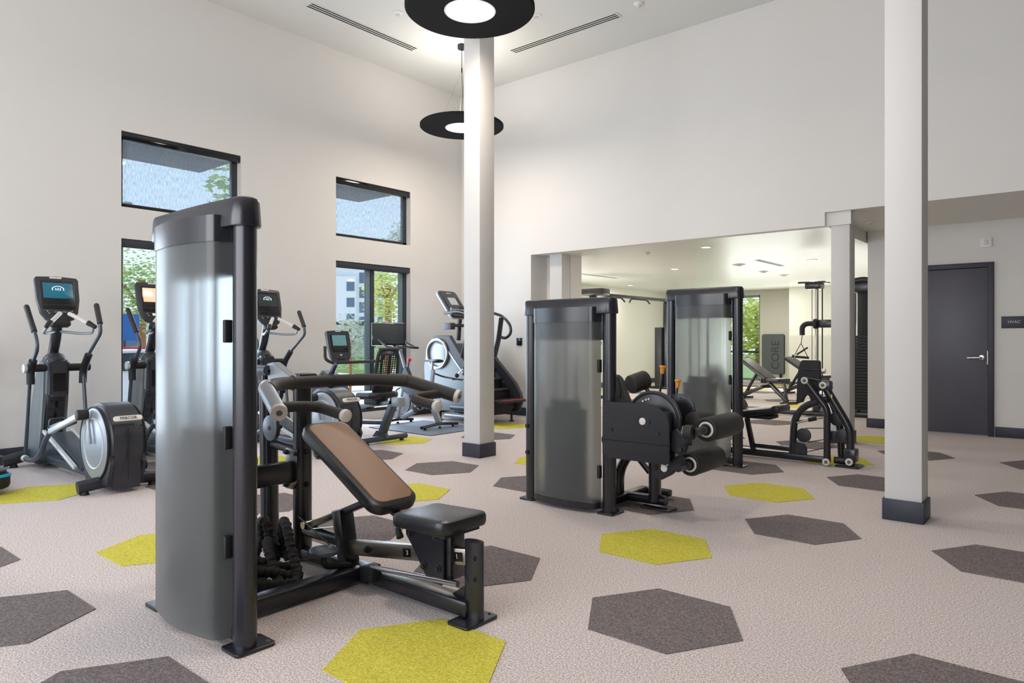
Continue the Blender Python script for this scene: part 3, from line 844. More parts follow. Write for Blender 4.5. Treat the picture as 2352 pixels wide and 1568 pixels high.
rope([(-3.42, 1.70, .03), (-3.30, 1.64, .09), (-3.20, 1.70, .10), (-3.10, 1.82, .085), (-3.02, 1.98, .03)])
rope([(-3.45, 1.88, .06), (-3.37, 1.75, .13), (-3.27, 1.76, .16), (-3.20, 1.84, .11), (-3.16, 2.0, .04)])
MB().cyl((-3.26, 1.60, .036), (-3.10, 1.83, .040), .034, seg=18, bev=.008).build('rope_end_grip', 'rubber', RP)

# ---------------------------------------------------------- 2. leg extension / curl (middle)
P2 = thing('leg_curl_machine', 'middle strength machine: short smoked tower, flat side housing, cam discs and foam leg rollers', 'gym machine', (-2.9, 4.15, 0))
tower(P2, -2.945, 4.16, 1.512)
pts = [(-2.605, .79), (-2.24, .79), (-2.17, .772), (-2.12, .73), (-2.098, .67), (-2.095, .53), (-2.605, .53)]
MB().prism([(x, 4.085, z) for x, z in pts], (0, -.012, 0), bev=.004).build('side_cover', 'black', P2)
pts = [(-2.605, .527), (-2.095, .527), (-2.095, .42), (-2.12, .405), (-2.57, .405), (-2.605, .43)]
MB().prism([(x, 4.085, z) for x, z in pts], (0, -.012, 0), bev=.004).build('lower_cover', 'black', P2)
MB().bb(-2.60, -2.13, 4.085, 4.19, .42, .74, bev=.02).build('housing_core', 'black2', P2)
MB().disc((-2.29, 4.072, .675), (0, -1, 0), .024, .012, 28, .002).build('pivot_cap', 'cap', P2, label='pale round pivot cap')
m = MB(); [bolt(m, (x, 4.073, z), (0, -1, 0), .010, .008) for x, z in ((-2.325, .675), (-2.245, .672), (-2.53, .60), (-2.18, .60))]; m.build('cover_bolts', 'rubber', P2, kind='stuff')
MB().disc((-2.285, 4.215, .665), (0, 1, 0), .205, .035, 56, .008).build('cam_disc', 'black', P2)
MB().torus((-2.285, 4.20, .665), (0, 1, 0), .190, .010, 56, 8).build('cam_rim', 'rubber', P2)
for a in (100, 108, 118):
    MB().cyl((-2.285 + .15 * math.cos(R(a)), 4.197, .665 + .15 * math.sin(R(a))), (-2.285 + .15 * math.cos(R(a)), 4.190, .665 + .15 * math.sin(R(a))), .007, seg=10).build('cam_pin', 'cap', P2)
c = MB().disc((-2.235, 4.50, .72), (0, 1, 0), .115, .03, 40, .006).build('range_disc', 'black', P2)
for k in range(6):
    a = R(60 * k + 20); MB().cyl((-2.235 + .09 * math.cos(a), 4.485, .72 + .09 * math.sin(a)), (-2.235 + .09 * math.cos(a), 4.478, .72 + .09 * math.sin(a)), .007, seg=10).build('disc_stud', 'steel', c)
MB().cyl((-2.285, 4.10, .675), (-2.285, 4.52, .70), .022, seg=16).build('cam_axle', 'black', P2)
# back pad and head roller
MB().pad((-2.645, 4.42, .72), V((-.38, 0, .92)), (0, 1, 0), .50, .22, .06, .07, .02).build('back_pad', 'vinyl', P2)
MB().pad((-2.30, 4.36, .50), (1, 0, .05), (0, 1, 0), .36, .27, .06, .05, .02).build('seat_pad', 'vinyl', P2)
g = MB().cyl((-2.475, 4.23, .900), (-2.425, 4.36, .935), .066, seg=28, bev=.012).build('chest_roller', 'foam', P2)
MB().cyl((-2.43, 4.33, .90), (-2.37, 4.33, .83), .014, seg=12).build('roller_stem', 'black', g)
# lever pins with orange grips
for a, b in (((-2.52, 4.70, .62), (-2.50, 4.75, 1.00)), ((-2.385, 4.70, .60), (-2.375, 4.75, .90))):
    l = MB().cyl(a, b, .009, seg=10).build('range_lever', 'black', P2)
    a, b = V(a), V(b); d = (b - a).normalized()
    MB().lathe(b - d * .045, d, [(0, .013), (.045, .017), (.048, .024), (.060, .024), (.063, .018)], 16).build('lever_grip', 'orange', l)
# rollers
def roller(x, y0, y1, z, r, par, ringside=1):
    g = MB().cyl((x, y0, z), (x, y1, z), r, seg=32, bev=.014).build('foam_roller', 'foam', par)
    MB().torus((x, y0 - .001, z), (0, 1, 0), r * .82, r * .14, 32, 8).build('roller_flange', 'rubber', g)
    MB().torus((x, y0 - .004, z), (0, 1, 0), r * .56, r * .10, 28, 8).build('roller_ring', 'cap', g)
    MB().cyl((x, y0 - .17, z), (x, y0 + .02, z), .026, seg=16).build('roller_shaft', 'black', g)
roller(-1.935, 4.27, 4.72, .630, .080, P2)
roller(-2.045, 4.26, 4.68, .392, .078, P2)
MB().cyl((-2.10, 4.42, .655), (-2.10, 4.66, .655), .065, seg=28, bev=.012).build('foam_roller', 'foam', P2)
MB().cyl((-2.0, 4.10, .627), (-1.94, 4.10, .63), .046, seg=24, bev=.006).build('roller_hub', 'rubber', P2)
MB().prism([(-2.155, 4.12, .60), (-2.08, 4.12, .635), (-1.99, 4.12, .535), (-2.005, 4.12, .485), (-2.05, 4.12, .465), (-2.11, 4.12, .49), (-2.155, 4.12, .53)], (0, .05, 0), bev=.01).build('arm_link', 'black', P2)
MB().prism([(-1.99, 4.10, .655), (-1.925, 4.10, .655), (-1.925, 4.10, .61), (-2.02, 4.10, .53), (-2.05, 4.10, .56)], (0, .03, 0), bev=.008).build('arm_link', 'black', P2)
MB().disc((-2.04, 4.11, .505), (0, -1, 0), .014, .01, 16).build('link_pin', 'rubber', P2)
MB().prism([(-2.25, 4.14, .335), (-2.235, 4.14, .295), (-2.19, 4.14, .29), (-2.12, 4.14, .33), (-2.03, 4.14, .41), (-2.03, 4.14, .45), (-2.07, 4.14, .465), (-2.13, 4.14, .43), (-2.14, 4.14, .375), (-2.19, 4.14, .365)], (0, .04, 0), bev=.01).build('lower_arm', 'black', P2)
MB().prism([(-2.16, 4.15, .60), (-2.11, 4.15, .60), (-2.11, 4.15, .42), (-2.15, 4.15, .40)], (0, .03, 0), bev=.005).build('arm_link', 'black', P2)
MB().cyl((-2.055, 4.16, .50), (-2.055, 4.16, .41), .008, seg=8).build('link_rod', 'black', P2)
MB().disc((-2.165, 4.135, .37), (0, -1, 0), .023, .012, 28, .002).build('pivot_cap', 'cap', P2, label='pale round pivot cap')
# frame
MB().tube([(-2.43, 4.5, .05), (-2.43, 4.5, .48)], .042, seg=20, ry=.055, up=(0, 1, 0)).build('seat_post', 'black', P2)
MB().tube([(-2.70, 4.45, .05), (-2.70, 4.45, .25), (-2.60, 4.45, .40), (-2.45, 4.45, .46)], .035, seg=16, ry=.05, up=(0, 1, 0), fil=.12).build('curved_leg', 'black', P2)
MB().beam((-2.64, 4.5, .42), (-2.47, 4.5, .25), .04, .03, bev=.006).build('brace', 'black', P2)
MB().beam((-2.68, 4.20, .05), (-2.68, 4.80, .05), .07, .06, bev=.012).build('base_beam', 'black', P2)
MB().beam((-2.72, 4.80, .05), (-2.46, 4.80, .05), .07, .05, bev=.012).build('base_beam', 'black', P2)
MB().tube([(-2.72, 4.52, .05), (-2.35, 4.52, .06)], .035, seg=16).build('base_beam', 'black', P2)
MB().pad((-2.40, 4.50, .008), (1, 0, 0), (0, 1, 0), .24, .13, .014, .02, .003).build('foot_plate', 'black', P2)
MB().disc((-2.66, 4.24, .50), (0, 1, 0), .05, .03, 24).build('idler_pulley', 'rubber', P2)
MB().tube([(-2.56, 4.20, .95), (-2.54, 4.22, .86), (-2.56, 4.24, .80)], .006, seg=8, fil=.04).build('cable_loop', 'rubber', P2)
m = MB(); [bolt(m, (-3.30, 4.112, z), (0, -1, 0), .012, .010) for z in (.36, .56)]; m.build('bolt', 'rubber', P2)

# ---------------------------------------------------------- 3. leg press (far)
P3 = thing('leg_press_machine', 'farthest strength machine: tall smoked weight tower with bent-tube foot press frame beside it', 'gym machine', (-2.9, 6.45, 0))
tower(P3, -2.955, 6.46, 1.72)
Y3 = 7.1
def t3(name, pts, r=.034, fil=.1, y=Y3, ry=None):
    return MB().tube([(x, y, z) for x, z in pts], r, seg=16, fil=fil, ry=ry).build(name, 'black', P3)
MB().beam((-3.0, Y3, .052), (-1.95, Y3, .052), .075, .068, bev=.02).build('base_beam', 'black', P3)
MB().beam((-2.95, 6.50, .052), (-2.95, Y3, .052), .075, .068, bev=.02).build('base_beam', 'black', P3)
t3('frame_tube', [(-2.31, .08), (-2.29, .42), (-2.20, .56), (-1.98, .635)], .034, .13)
t3('press_lever', [(-2.165, .815), (-2.02, .62), (-1.965, .55), (-1.965, .06)], .032, .10, Y3 - .06)
t3('press_lever', [(-2.0, .775), (-1.80, .43), (-1.765, .35), (-1.765, .08)], .036, .12, Y3 - .03)
t3('frame_tube', [(-1.99, .66), (-1.90, .42), (-1.88, .06)], .034, .1, Y3 + .12)
t3('gas_strut', [(-2.03, .74), (-1.90, .50)], .014, .1, Y3 + .04)
t3('frame_tube', [(-2.18, .83), (-1.98, .80)], .026, .1, Y3 + .04)
MB().cyl((-1.92, Y3 + .02, .055), (-1.74, Y3 + .02, .055), .034, seg=16).build('base_beam', 'black', P3)
MB().bb(-1.815, -1.71, Y3 - .07, Y3 + .05, .06, .185, bev=.012).build('hinge_block', 'black', P3)
MB().pad((-1.80, Y3 + .06, .009), (1, 0, 0), (0, 1, 0), .22, .22, .016, .03, .004).build('foot_plate', 'black', P3)
MB().bb(-2.06, -1.93, Y3 - .07, Y3 + .02, .72, .82, bev=.02).build('hinge_block', 'black', P3)
for x, y, z in ((-2.165, -.09, .815), (-2.0, -.075, .775), (-1.965, -.095, .045), (-1.766, -.075, .065)):
    MB().disc((x, Y3 + y, z), (0, -1, 0), .034, .014, 28, .003).build('pivot_cap', 'cap', P3, label='pale round pivot cap')
    MB().disc((x, Y3 + y - .008, z), (0, -1, 0), .016, .004, 20, .001).build('cap_emblem', 'letter_dark', P3)
for x, z, y in ((-2.20, .27, 0), (-1.90, .45, .04), (-1.845, .29, .02)):
    MB().disc((x, Y3 + y, z), (0, 1, 0), .070, .03, 32, .008).build('pulley', 'black2', P3)
MB().prism([(-2.29, Y3 - .02, .08), (-2.17, Y3 - .02, .08), (-2.17, Y3 - .02, .15), (-2.20, Y3 - .02, .19), (-2.25, Y3 - .02, .20), (-2.29, Y3 - .02, .19)], (0, .04, 0), bev=.006).build('pulley_guard', 'black2', P3)
for a, b in (((-2.18, .34), (-1.95, .36)), ((-2.16, .205), (-1.95, .26)), ((-2.20, .10), (-1.93, .185)), ((-2.25, .41), (-2.02, .45)), ((-3.0, .11), (-2.28, .10))):
    MB().cyl((a[0], Y3, a[1]), (b[0], Y3, b[1]), .0045, seg=6).build('cable', 'rubber', P3)
MB().cyl((-2.26, Y3 - .01, .39), (-2.15, Y3 - .01, .425), .012, seg=10).build('cable_terminal', 'chrome', P3)
MB().cyl((-2.15, Y3 - .01, .425), (-2.08, Y3 - .01, .445), .020, seg=12).build('cable_stop', 'rubber', P3)
# foot board: thick black board with rounded head, ledge and arched foot
rim = [(1837, 830), (1841, 827), (1876, 827), (1880, 830), (1881, 866), (1877, 892), (1873, 920), (1860, 920), (1858, 908), (1853, 903), (1848, 904), (1844, 913), (1840, 924), (1826, 929), (1828, 906), (1830, 863), (1832, 844)]
MB().prism([(-2.241 + (u - 1836) / 245, 7.12, .987 - (v - 832) / 233) for u, v in rim], (0, .07, 0), bev=.006).build('foot_board', 'rubber', P3)
MB().bb(-2.225, -2.055, 7.10, 7.13, .915, .925, bev=.003).build('board_ledge', 'black2', P3)
MB().bb(-2.20, -2.09, 7.19, 7.30, .70, .88, bev=.01).build('board_bracket', 'black', P3)
# seat
MB().pad((-2.66, 7.2, .468), V((1, 0, .16)), (0, 1, 0), .44, .36, .065, .06, .02).build('seat_pad', 'vinyl', P3)
MB().cyl((-2.46, 7.02, .505), (-2.46, 7.38, .505), .042, seg=24, bev=.008).build('seat_roll', 'vinyl', P3)
MB().bb(-2.86, -2.52, 7.08, 7.32, .40, .438, bev=.006).build('seat_board', 'rubber', P3)
MB().pad((-3.02, 7.2, .70), V((-.55, 0, .83)), (0, 1, 0), .55, .36, .065, .06, .02).build('back_pad', 'vinyl', P3)
MB().beam((-2.77, Y3, .40), (-2.70, Y3, .075), .05, .045, up=(1, 0, 0)).build('seat_leg', 'black', P3)
MB().beam((-2.72, Y3, .125), (-2.31, Y3, .125), .04, .04).build('cross_tube', 'black', P3)
MB().disc((-2.70, 7.06, .452), (0, -1, 0), .014, .01, 16).build('seat_pin', 'steel', P3)
MB().bb(-1.995, -1.935, Y3 - .05, Y3 + .02, .24, .33, bev=.003).build('stop_block', 'black2', P3)
MB().bb(-1.925, -1.915, Y3 - .075, Y3 - .071, .655, .69).build('warning_label', 'yellow', P3)

# ================================================================== CARDIO MACHINES
# ---- elliptical trainers: built once at y = 2.25, console end towards the window wall (-x)
GE = 'elliptical trainers facing the window wall'
E0 = thing('elliptical_trainer', 'whole elliptical trainer standing left of the tall black weight tower, blue screen lit', 'elliptical', (-6.9, 2.25, 0), GE)
YE = 2.25
pts = []
for k in range(23):
    a = R(205 - k * 230 / 22)
    pts.append((-6.155 + .318 * math.cos(a), YE - .13, .385 + .318 * math.sin(a)))
pts += [(-5.89, YE - .13, .035), (-6.38, YE - .13, .035)]
hs = MB().prism(pts, (0, .27, 0), bev=.03, seg=3).build('drive_housing', 'black2', E0)
MB().pad((-5.842, YE + .0, .595), (0, 1, 0), (-.55, 0, .83), .215, .045, .012, .02, .003).build('name_plate', 'cap', hs, label='pale rounded name plate')
text('PRECOR', (-5.832, YE, .599), basis((0, 1, 0), (-.55, 0, .83)), .034, 'letter_dark', hs)
MB().bb(-5.845, -5.83, YE - .003, YE + .003, .12, .52).build('seam', 'rubber', hs)
m = MB()
for y in (-.105, .105): m.disc((-5.852, YE + y, .53), (1, 0, .3), .008, .01, 12)
m.build('screw', 'scr_black', hs)
for s in (-1, 1):
    y = YE + .005 + s * .137
    c = MB().disc((-6.155, y, .38), (0, s, 0), .285, .016, 56, .006).build('wheel_cover', 'silver', E0, label='silver round wheel cover')
    MB().torus((-6.155, y + s * .004, .38), (0, 1, 0), .292, .008, 56, 8).build('cover_rim', 'rubber', c)
    MB().torus((-6.155, y + s * .008, .38), (0, 1, 0), .20, .007, 48, 8).build('cover_ring', 'lsilver', c)
for x, nm in ((-6.05, 'rear'), (-7.86, 'front')):
    m = MB()
    if nm == 'rear': m.tube([(x, YE - .29, .062), (x, YE, .095), (x, YE + .33, .062)], .05, seg=14, ry=.034, up=(1, 0, 0), fil=.2)
    else: m.tube([(x, YE - .33, .062), (x, YE - .1, .11), (x, YE + .1, .11), (x, YE + .33, .062)], .055, seg=14, ry=.038, up=(1, 0, 0), fil=.15)
    b = m.build('base_foot', 'black2', E0)
    for yy in (-.24, .27): MB().cyl((x, YE + yy, .001), (x, YE + yy, .04), .036, .02, seg=16).build('levelling_pad', 'rubber', b)
MB().beam((-7.75, YE, .085), (-6.2, YE, .085), .12, .07, bev=.015).build('base_rail', 'greyblue', E0)
MB().loft([[V((x, YE + y, z)) for x, y in ((-7.95 + k, -.13 + j), (-7.55 - k * .6, -.13 + j), (-7.55 - k * .6, .13 - j), (-7.95 + k, .13 - j))] for z, k, j in ((.05, 0, 0), (.13, .02, .01), (.22, .10, .04))]).build('front_shroud', 'greyblue', E0)
# body column: silver side panels, black spine facing the user
body = [(-7.44, 1.02), (-7.60, 1.04), (-7.76, .84), (-7.90, .50), (-7.98, .12), (-7.62, .10), (-7.58, .38), (-7.47, .70)]
MB().prism([(x, YE - .105, z) for x, z in body], (0, .21, 0), bev=.025, seg=3).build('body_column', 'body', E0)
MB().prism([(x, YE - .075, z) for x, z in ((-7.40, 1.01), (-7.50, 1.02), (-7.52, .70), (-7.40, .68))], (0, .15, 0), bev=.015).build('bottle_box', 'black2', E0)
MB().prism([(x, YE - .05, z) for x, z in ((-7.392, .90), (-7.40, .90), (-7.40, .735), (-7.394, .735))], (0, .10, 0)).build('bottle_opening', 'scr_black', E0)
MB().beam((-7.475, YE, .69), (-7.60, YE, .33), .15, .04, up=(1, 0, 0), bev=.012).build('spine_panel', 'black2', E0)
m = MB()
for k in range(4):
    z = .64 - k * .075
    for s in (-1, 1): m.box((-7.465 - k * .026, YE + s * .045, z), (.006, .03, .005))
m.box((-7.515, YE, .52), (.012, .022, .25), Matrix.Rotation(R(19), 3, 'Y'))
m.build('spine_slots', 'scr_black', E0)
MB().sphere((-7.53, YE, 1.02), .1, (.95, .98, .75)).build('head_cover', 'black2', E0)
MB().cyl((-7.49, YE - .24, .95), (-7.49, YE + .25, .95), .036, seg=18).build('pivot_shaft', 'rubber', E0)
MB().cyl((-7.49, YE - .265, .95), (-7.49, YE - .235, .95), .042, seg=20, bev=.006).build('shaft_cap', 'lsilver', E0)
MB().cyl((-7.49, YE + .255, .95), (-7.49, YE + .285, .95), .038, seg=20, bev=.006).build('shaft_cap', 'rubber', E0)
MB().tube([(-7.60, YE, 1.02), (-7.50, YE, 1.20), (-7.44, YE, 1.42)], .040, seg=16, ry=.048, up=(0, 1, 0)).build('mast', 'black', E0)
# moving arms
for s, P in ((-1, [(-7.565, 1.515), (-7.385, 1.285), (-7.27, 1.15), (-7.42, 1.02), (-7.50, .93), (-7.64, .16)]), (1, [(-7.12, 1.53), (-7.0, 1.36), (-6.985, 1.27), (-7.28, 1.07), (-7.42, .93), (-7.30, .16)])):
    y = YE + s * .205
    a = MB().tube([(x, y, z) for x, z in P[1:]], .0165, seg=12, fil=.09).build('moving_arm', 'greyblue', E0)
    MB().tube([(P[0][0], y + s * .012, P[0][1]), (P[1][0], y, P[1][1])], .024, seg=14).sphere((P[0][0], y + s * .012, P[0][1]), .024, seg=12).build('grip', 'foam', a)
    MB().tube([(P[3][0], y, P[3][1]), (P[4][0], y, P[4][1]), (P[4][0] - .01 * s, y, .80)], .034, seg=14, ry=.030).build('pivot_sleeve', 'rubber', a)
    if s < 0: f = [(-7.66, .105), (-7.45, .10), (-7.20, .19), (-7.08, .33), (-6.95, .415)]; q0, q1 = (-6.95, .415), (-6.23, .61)
    else: f = [(-7.30, .155), (-7.15, .15), (-6.98, .20), (-6.86, .24)]; q0, q1 = (-6.86, .24), (-6.10, .17)
    b = MB().tube([(x, y - s * .0, z) for x, z in f], .022, seg=14, fil=.12).build('foot_arm', 'greyblue', E0)
    MB().cyl((f[0][0] - .02, y, f[0][1]), (f[0][0] + .035, y, f[0][1]), .030, seg=16, bev=.005).build('arm_joint', 'lsilver', b)
    MB().beam((q0[0], y, q0[1]), (q1[0], y, q1[1]), .045, .05, bev=.012).build('arm_cover', 'lsilver', b)
    MB().cyl((q1[0], y - s * .05, q1[1]), (q1[0], y + s * .035, q1[1]), .042, seg=20, bev=.008).build('crank_joint', 'rubber', b)
    mid = (q0[0] + .12, q0[1] + .065)
    MB().pad((mid[0], y - s * .06, mid[1]), (1, 0, .22), (0, 1, 0), .34, .13, .035, .04, .01).build('pedal', 'black2', b)
    MB().pad((mid[0] - .16, y - s * .06, mid[1] + .0), (.3, 0, 1), (0, 1, 0), .10, .13, .02, .03, .006).build('pedal_lip', 'black2', b)
    MB().bb(mid[0] - .175, mid[0] - .165, y - s * .06 - .065, y - s * .06 + .065, mid[1] - .055, mid[1] - .035).build('pedal_stripe', 'cyan', b)
    MB().beam((-6.155, y - s * .045, .38), (q1[0], y - s * .045, q1[1]), .03, .018, up=(0, 1, 0), bev=.006).build('crank', 'silver', E0)
for y in (-.12, .10):
    MB().beam((-7.42, YE + y, .37), (-6.62, YE + y, .125), .03, .03, bev=.005).build('ramp_rail', 'lsilver', E0)
MB().beam((-7.35, YE, .34), (-6.60, YE, .11), .17, .05, bev=.015).build('ramp_cover', 'greyblue', E0)
# console
cu, cv = V((0, 1, 0)), V((-.27, 0, .96)).normalized(); cn = cu.cross(cv)
cc = V((-7.43, YE, 1.585))
def con_outline(sc, off):
    o = []
    base = [(-.182, .20), (-.165, .222), (0, .232), (.165, .222), (.182, .20), (.178, 0), (.155, -.13), (.115, -.195), (.05, -.225), (-.05, -.225), (-.115, -.195), (-.155, -.13), (-.178, 0)]
    return [cc + cu * (x * sc) + cv * (y * sc) + cn * off for x, y in base]
MB().loft([con_outline(.86, -.055), con_outline(.97, -.04), con_outline(1, -.01), con_outline(.985, .005), con_outline(.95, .010)]).build('console', 'black2', E0)
def cpanel(x, y, wd, h, off, name, mt, r=.006):
    return MB().pad(cc + cu * x + cv * y + cn * off, cu, cv, wd, h, .006, r, .0015).build(name, mt, E0)
cpanel(0, .045, .275, .275, .011, 'bezel', 'scr_black', .012)
scr = cpanel(.0, .085, .245, .150, .0145, 'screen', 'scr_blue')
cpanel(-.01, .212, .10, .018, .011, 'logo_strip', 'cap')
cpanel(0, -.055, .25, .004, .0145, 'bezel_line', 'black2')
cpanel(0, -.125, .115, .035, .012, 'key_window', 'scr_black')
for x in (-.03, .03): cpanel(x, -.125, .045, .026, .0155, 'key_display', 'greyblue')
m = MB()
for x, y in ((-.10, -.115), (-.09, -.135), (.10, -.115), (.11, -.135)): m.disc(cc + cu * x + cv * y + cn * .013, cn, .005, .004, 8, .001)
m.build('buttons', 'cap', E0)
rm = Matrix((cu, cv, cn)).transposed()
m = MB()
for k in range(9):
    a = R(20 + k * 140 / 8)
    m.box(cc + cu * (.048 * math.cos(a)) + cv * (.095 + .032 * math.sin(a)) + cn * .0185, (.014, .004, .001), rm @ Matrix.Rotation(a + math.pi / 2, 3, 'Z'))
for x in (-.046, .046, -.018, .0, .018): m.box(cc + cu * x + cv * .098 + cn * .0185, (.006, .022, .001), rm)
m.build('screen_mark', 'scr_glow', E0)
MB().pad(cc + cu * 0 + cv * -.235 + cn * -.01, cu, cv, .16, .05, .07, .02, .01).build('console_neck', 'rubber', E0)
for s in (-1, 1):
    h = MB().cyl((-7.27, YE + s * .035, 1.455), (-7.12, YE + s * .165, 1.355), .019, seg=12).build('fixed_handle', 'cap', E0)
    MB().cyl((-7.14, YE + s * .15, 1.37), (-7.08, YE + s * .20, 1.325), .026, .018, seg=12, bev=.005).build('handle_tip', 'rubber', h)
    MB().tube([(-7.10, YE + s * .185, 1.33), (-7.16, YE + s * .20, 1.275), (-7.30, YE + s * .14, 1.27), (-7.45, YE + s * .02, 1.29)], .013, seg=10, fil=.05).build('handle_loop', 'silver', h)
MB().cyl((-8.12, 1.95, .005), (-8.12, 1.95, .008), .004).build('tmp', 'rubber')
bpy.data.objects.remove(bpy.data.objects['tmp'])
def remat(root, part, mt):
    for c in root.children:
        if c.name.split('.')[0] == part:
            c.data = c.data.copy(); c.data.materials[0] = M[mt]
E1 = dup(E0, (-6.9, 3.13, 0), 'elliptical trainer half hidden by the tall tower\'s left edge, warm light on its screen', None)
remat(E1, 'screen', 'scr_warm'); remat(E1, 'key_display', 'scr_warm')
for c in list(E1.children):
    if c.name.startswith('screen_mark'): bpy.data.objects.remove(c)
E2 = dup(E0, (-6.9, 4.40, 0), 'elliptical trainer right of the tall weight tower, its drive housing behind the reclined bench')
remat(E2, 'screen', 'scr_dark')

# low outlet box on the floor by the left wall
s = thing('floor_power_box', 'small slate floor power box against the left baseboard beside the elliptical foot', 'power box', (-8.17, 1.86, 0))
MB().bb(-8.26, -8.07, 1.72, 2.0, .002, .085, bev=.006).build('housing', 'greyblue', s)
MB().tube([(-8.18, 1.80, .085), (-8.22, 1.76, .16), (-8.29, 1.72, .15), (-8.29, 1.70, .05)], .005, seg=8).build('cord', 'silver', s)
# treadmill deck end cut by the left edge
s = thing('treadmill', 'black treadmill deck end with blue stripe cut by the left edge of the picture', 'treadmill', (-6.95, 1.3, 0))
MB().pad((-7.27, 1.345, .115), (1, 0, 0), (0, 1, 0), 1.6, .62, .13, .10, .035).build('deck', 'rubber', s)
MB().pad((-7.27, 1.345, .155), (1, 0, 0), (0, 1, 0), 1.612, .632, .020, .105, .006).build('side_stripe', 'cyan', s)
MB().pad((-7.27, 1.345, .188), (1, 0, 0), (0, 1, 0), 1.56, .58, .02, .09, .008).build('deck_top', 'black2', s)
MB().bb(-8.0, -6.72, 1.135, 1.555, .198, .206, bev=.002).build('belt', 'rubber', s)
for y in (1.1, 1.46): MB().cyl((-6.62, y, .002), (-6.62, y, .06), .025, seg=12).build('foot', 'rubber', s)
for y in (1.02, 1.54): MB().tube([(-8.02, y, .2), (-8.10, y, 1.0), (-7.7, y, 1.05)], .03, seg=12).build('handrail', 'black2', s)
MB().bb(-8.16, -8.08, .98, 1.58, 1.0, 1.3, bev=.02).build('console', 'black2', s)

# ---- recumbent bike
B = thing('recumbent_bike', 'recumbent exercise bike with black mesh backrest behind the far elliptical', 'exercise bike', (-6.9, 5.28, 0))
YR = 5.28
def bt(name, pts, r, mt='black2', fil=.06, par=None, ry=None, up=None):
    return MB().tube(pts, r, seg=14, fil=fil, ry=ry, up=up).build(name, mt, par or B)
bt('rear_foot', [(-6.38, YR - .33, .055), (-6.38, YR + .33, .055)], .032, 'greyblue')
bt('front_foot', [(-7.95, YR - .28, .055), (-7.95, YR + .28, .055)], .032, 'greyblue')
for x in (-6.38, -7.95):
    for y in (-.26, .26): MB().cyl((x, YR + y, .001), (x, YR + y, .035), .03, .018, seg=14).build('levelling_pad', 'rubber', B)
MB().beam((-6.45, YR, .06), (-6.20, YR, .52), .07, .10, up=(1, 0, 0), bev=.015).build('rear_leg', 'greyblue', B)
MB().prism([(-6.58, YR - .035, .06), (-6.32, YR - .035, .06), (-6.38, YR - .035, .14), (-6.50, YR - .035, .14)], (0, .07, 0), bev=.01).build('leg_gusset', 'greyblue', B)
MB().beam((-7.45, YR, .32), (-6.12, YR, .50), .07, .05, bev=.008).build('seat_rail', 'silver', B)
MB().beam((-7.35, YR + .01, .18), (-6.35, YR + .01, .24), .06, .05, bev=.01).build('frame_rail', 'greyblue', B)
MB().bb(-6.20, -6.07, YR - .06, YR + .06, .44, .55, bev=.015).build('rail_end', 'silver', B)
MB().prism([(x, YR - .12, z) for x, z in ((-7.95, .12), (-7.2, .12), (-7.1, .45), (-7.25, .72), (-7.50, .82), (-7.80, .60), (-7.98, .35))], (0, .24, 0), bev=.04, seg=3).build('drive_housing', 'black2', B)
for s in (-1, 1): MB().disc((-7.5, YR + s * .125, .40), (0, 1, 0), .19, .012, 40).build('side_disc', 'silver', B)
for s, a in ((-1, 40), (1, 220)):
    p = V((-7.5 + .17 * math.cos(R(a)), YR + s * .16, .40 + .17 * math.sin(R(a))))
    MB().beam((-7.5, YR + s * .145, .40), p, .015, .03, up=(0, 1, 0)).build('crank', 'silver', B)
    MB().pad(p + V((0, s * .07, 0)), (1, 0, .2), (0, 1, 0), .14, .11, .03, .02, .006).build('pedal', 'rubber', B)
bt('mast', [(-7.55, YR, .62), (-7.33, YR, .90)], .032, 'greyblue')
cu, cv = V((0, 1, 0)), V((-.22, 0, .975)).normalized(); cn = cu.cross(cv); cc = V((-7.25, YR, 1.115))
MB().loft([con_outline(.80, -.05), con_outline(.93, -.035), con_outline(.95, -.01), con_outline(.93, .006)]).build('console', 'black2', B)
def bp(x, y, wd, h, off, name, mt): return MB().pad(cc + cu * x + cv * y + cn * off, cu, cv, wd, h, .006, .006, .0015).build(name, mt, B)
bp(0, .06, .25, .20, .008, 'bezel', 'scr_black'); bp(0, .085, .205, .135, .012, 'screen', 'scr_teal'); bp(0, .203, .08, .014, .008, 'logo_strip', 'cap')
bp(0, -.055, .23, .010, .009, 'reading_ledge', 'scr_black'); bp(0, -.10, .03, .02, .009, 'key', 'cap'); bp(0, -.15, .10, .015, .009, 'key_row', 'rubber')
for x in (-.06, 0, .06): bp(x, -.125, .02, .012, .009, 'key', 'letter_dark')
bt('handle_bar', [(-7.12, YR - .31, 1.13), (-7.10, YR - .32, .97), (-7.06, YR - .24, .93), (-7.2, YR - .1, .925), (-7.2, YR + .1, .925), (-7.02, YR + .3, .935), (-6.86, YR + .36, .94), (-6.80, YR + .36, 1.08)], .019, 'foam', .07)
# seat and mesh back
MB().pad((-6.52, YR, .555), (1, 0, .05), (0, 1, 0), .42, .42, .085, .12, .03).build('seat_cushion', 'vinyl', B)
MB().bb(-6.66, -6.42, YR - .09, YR + .09, .44, .52, bev=.015).build('seat_carriage', 'black2', B)
bk = V((-6.36, YR, .90)); bu2 = V((0, 1, 0)); bv2 = V((.16, 0, .987)).normalized(); bn2 = bu2.cross(bv2)
def bpt(x, y, o=0): return bk + bu2 * x + bv2 * y + bn2 * (o + .9 * x * x)
MB().tube([bpt(-.17, -.24), bpt(-.155, .10), bpt(-.12, .20), bpt(.12, .20), bpt(.155, .10), bpt(.17, -.24)], .020, seg=12, fil=.08).build('back_frame', 'rubber', B)
MB().loft([[bpt(x, .13, .012), bpt(x, .215, .012), bpt(x, .222, .0), bpt(x, .13, -.004)] for x in [-.15 + .03 * k for k in range(11)]]).build('head_band', 'base', B)
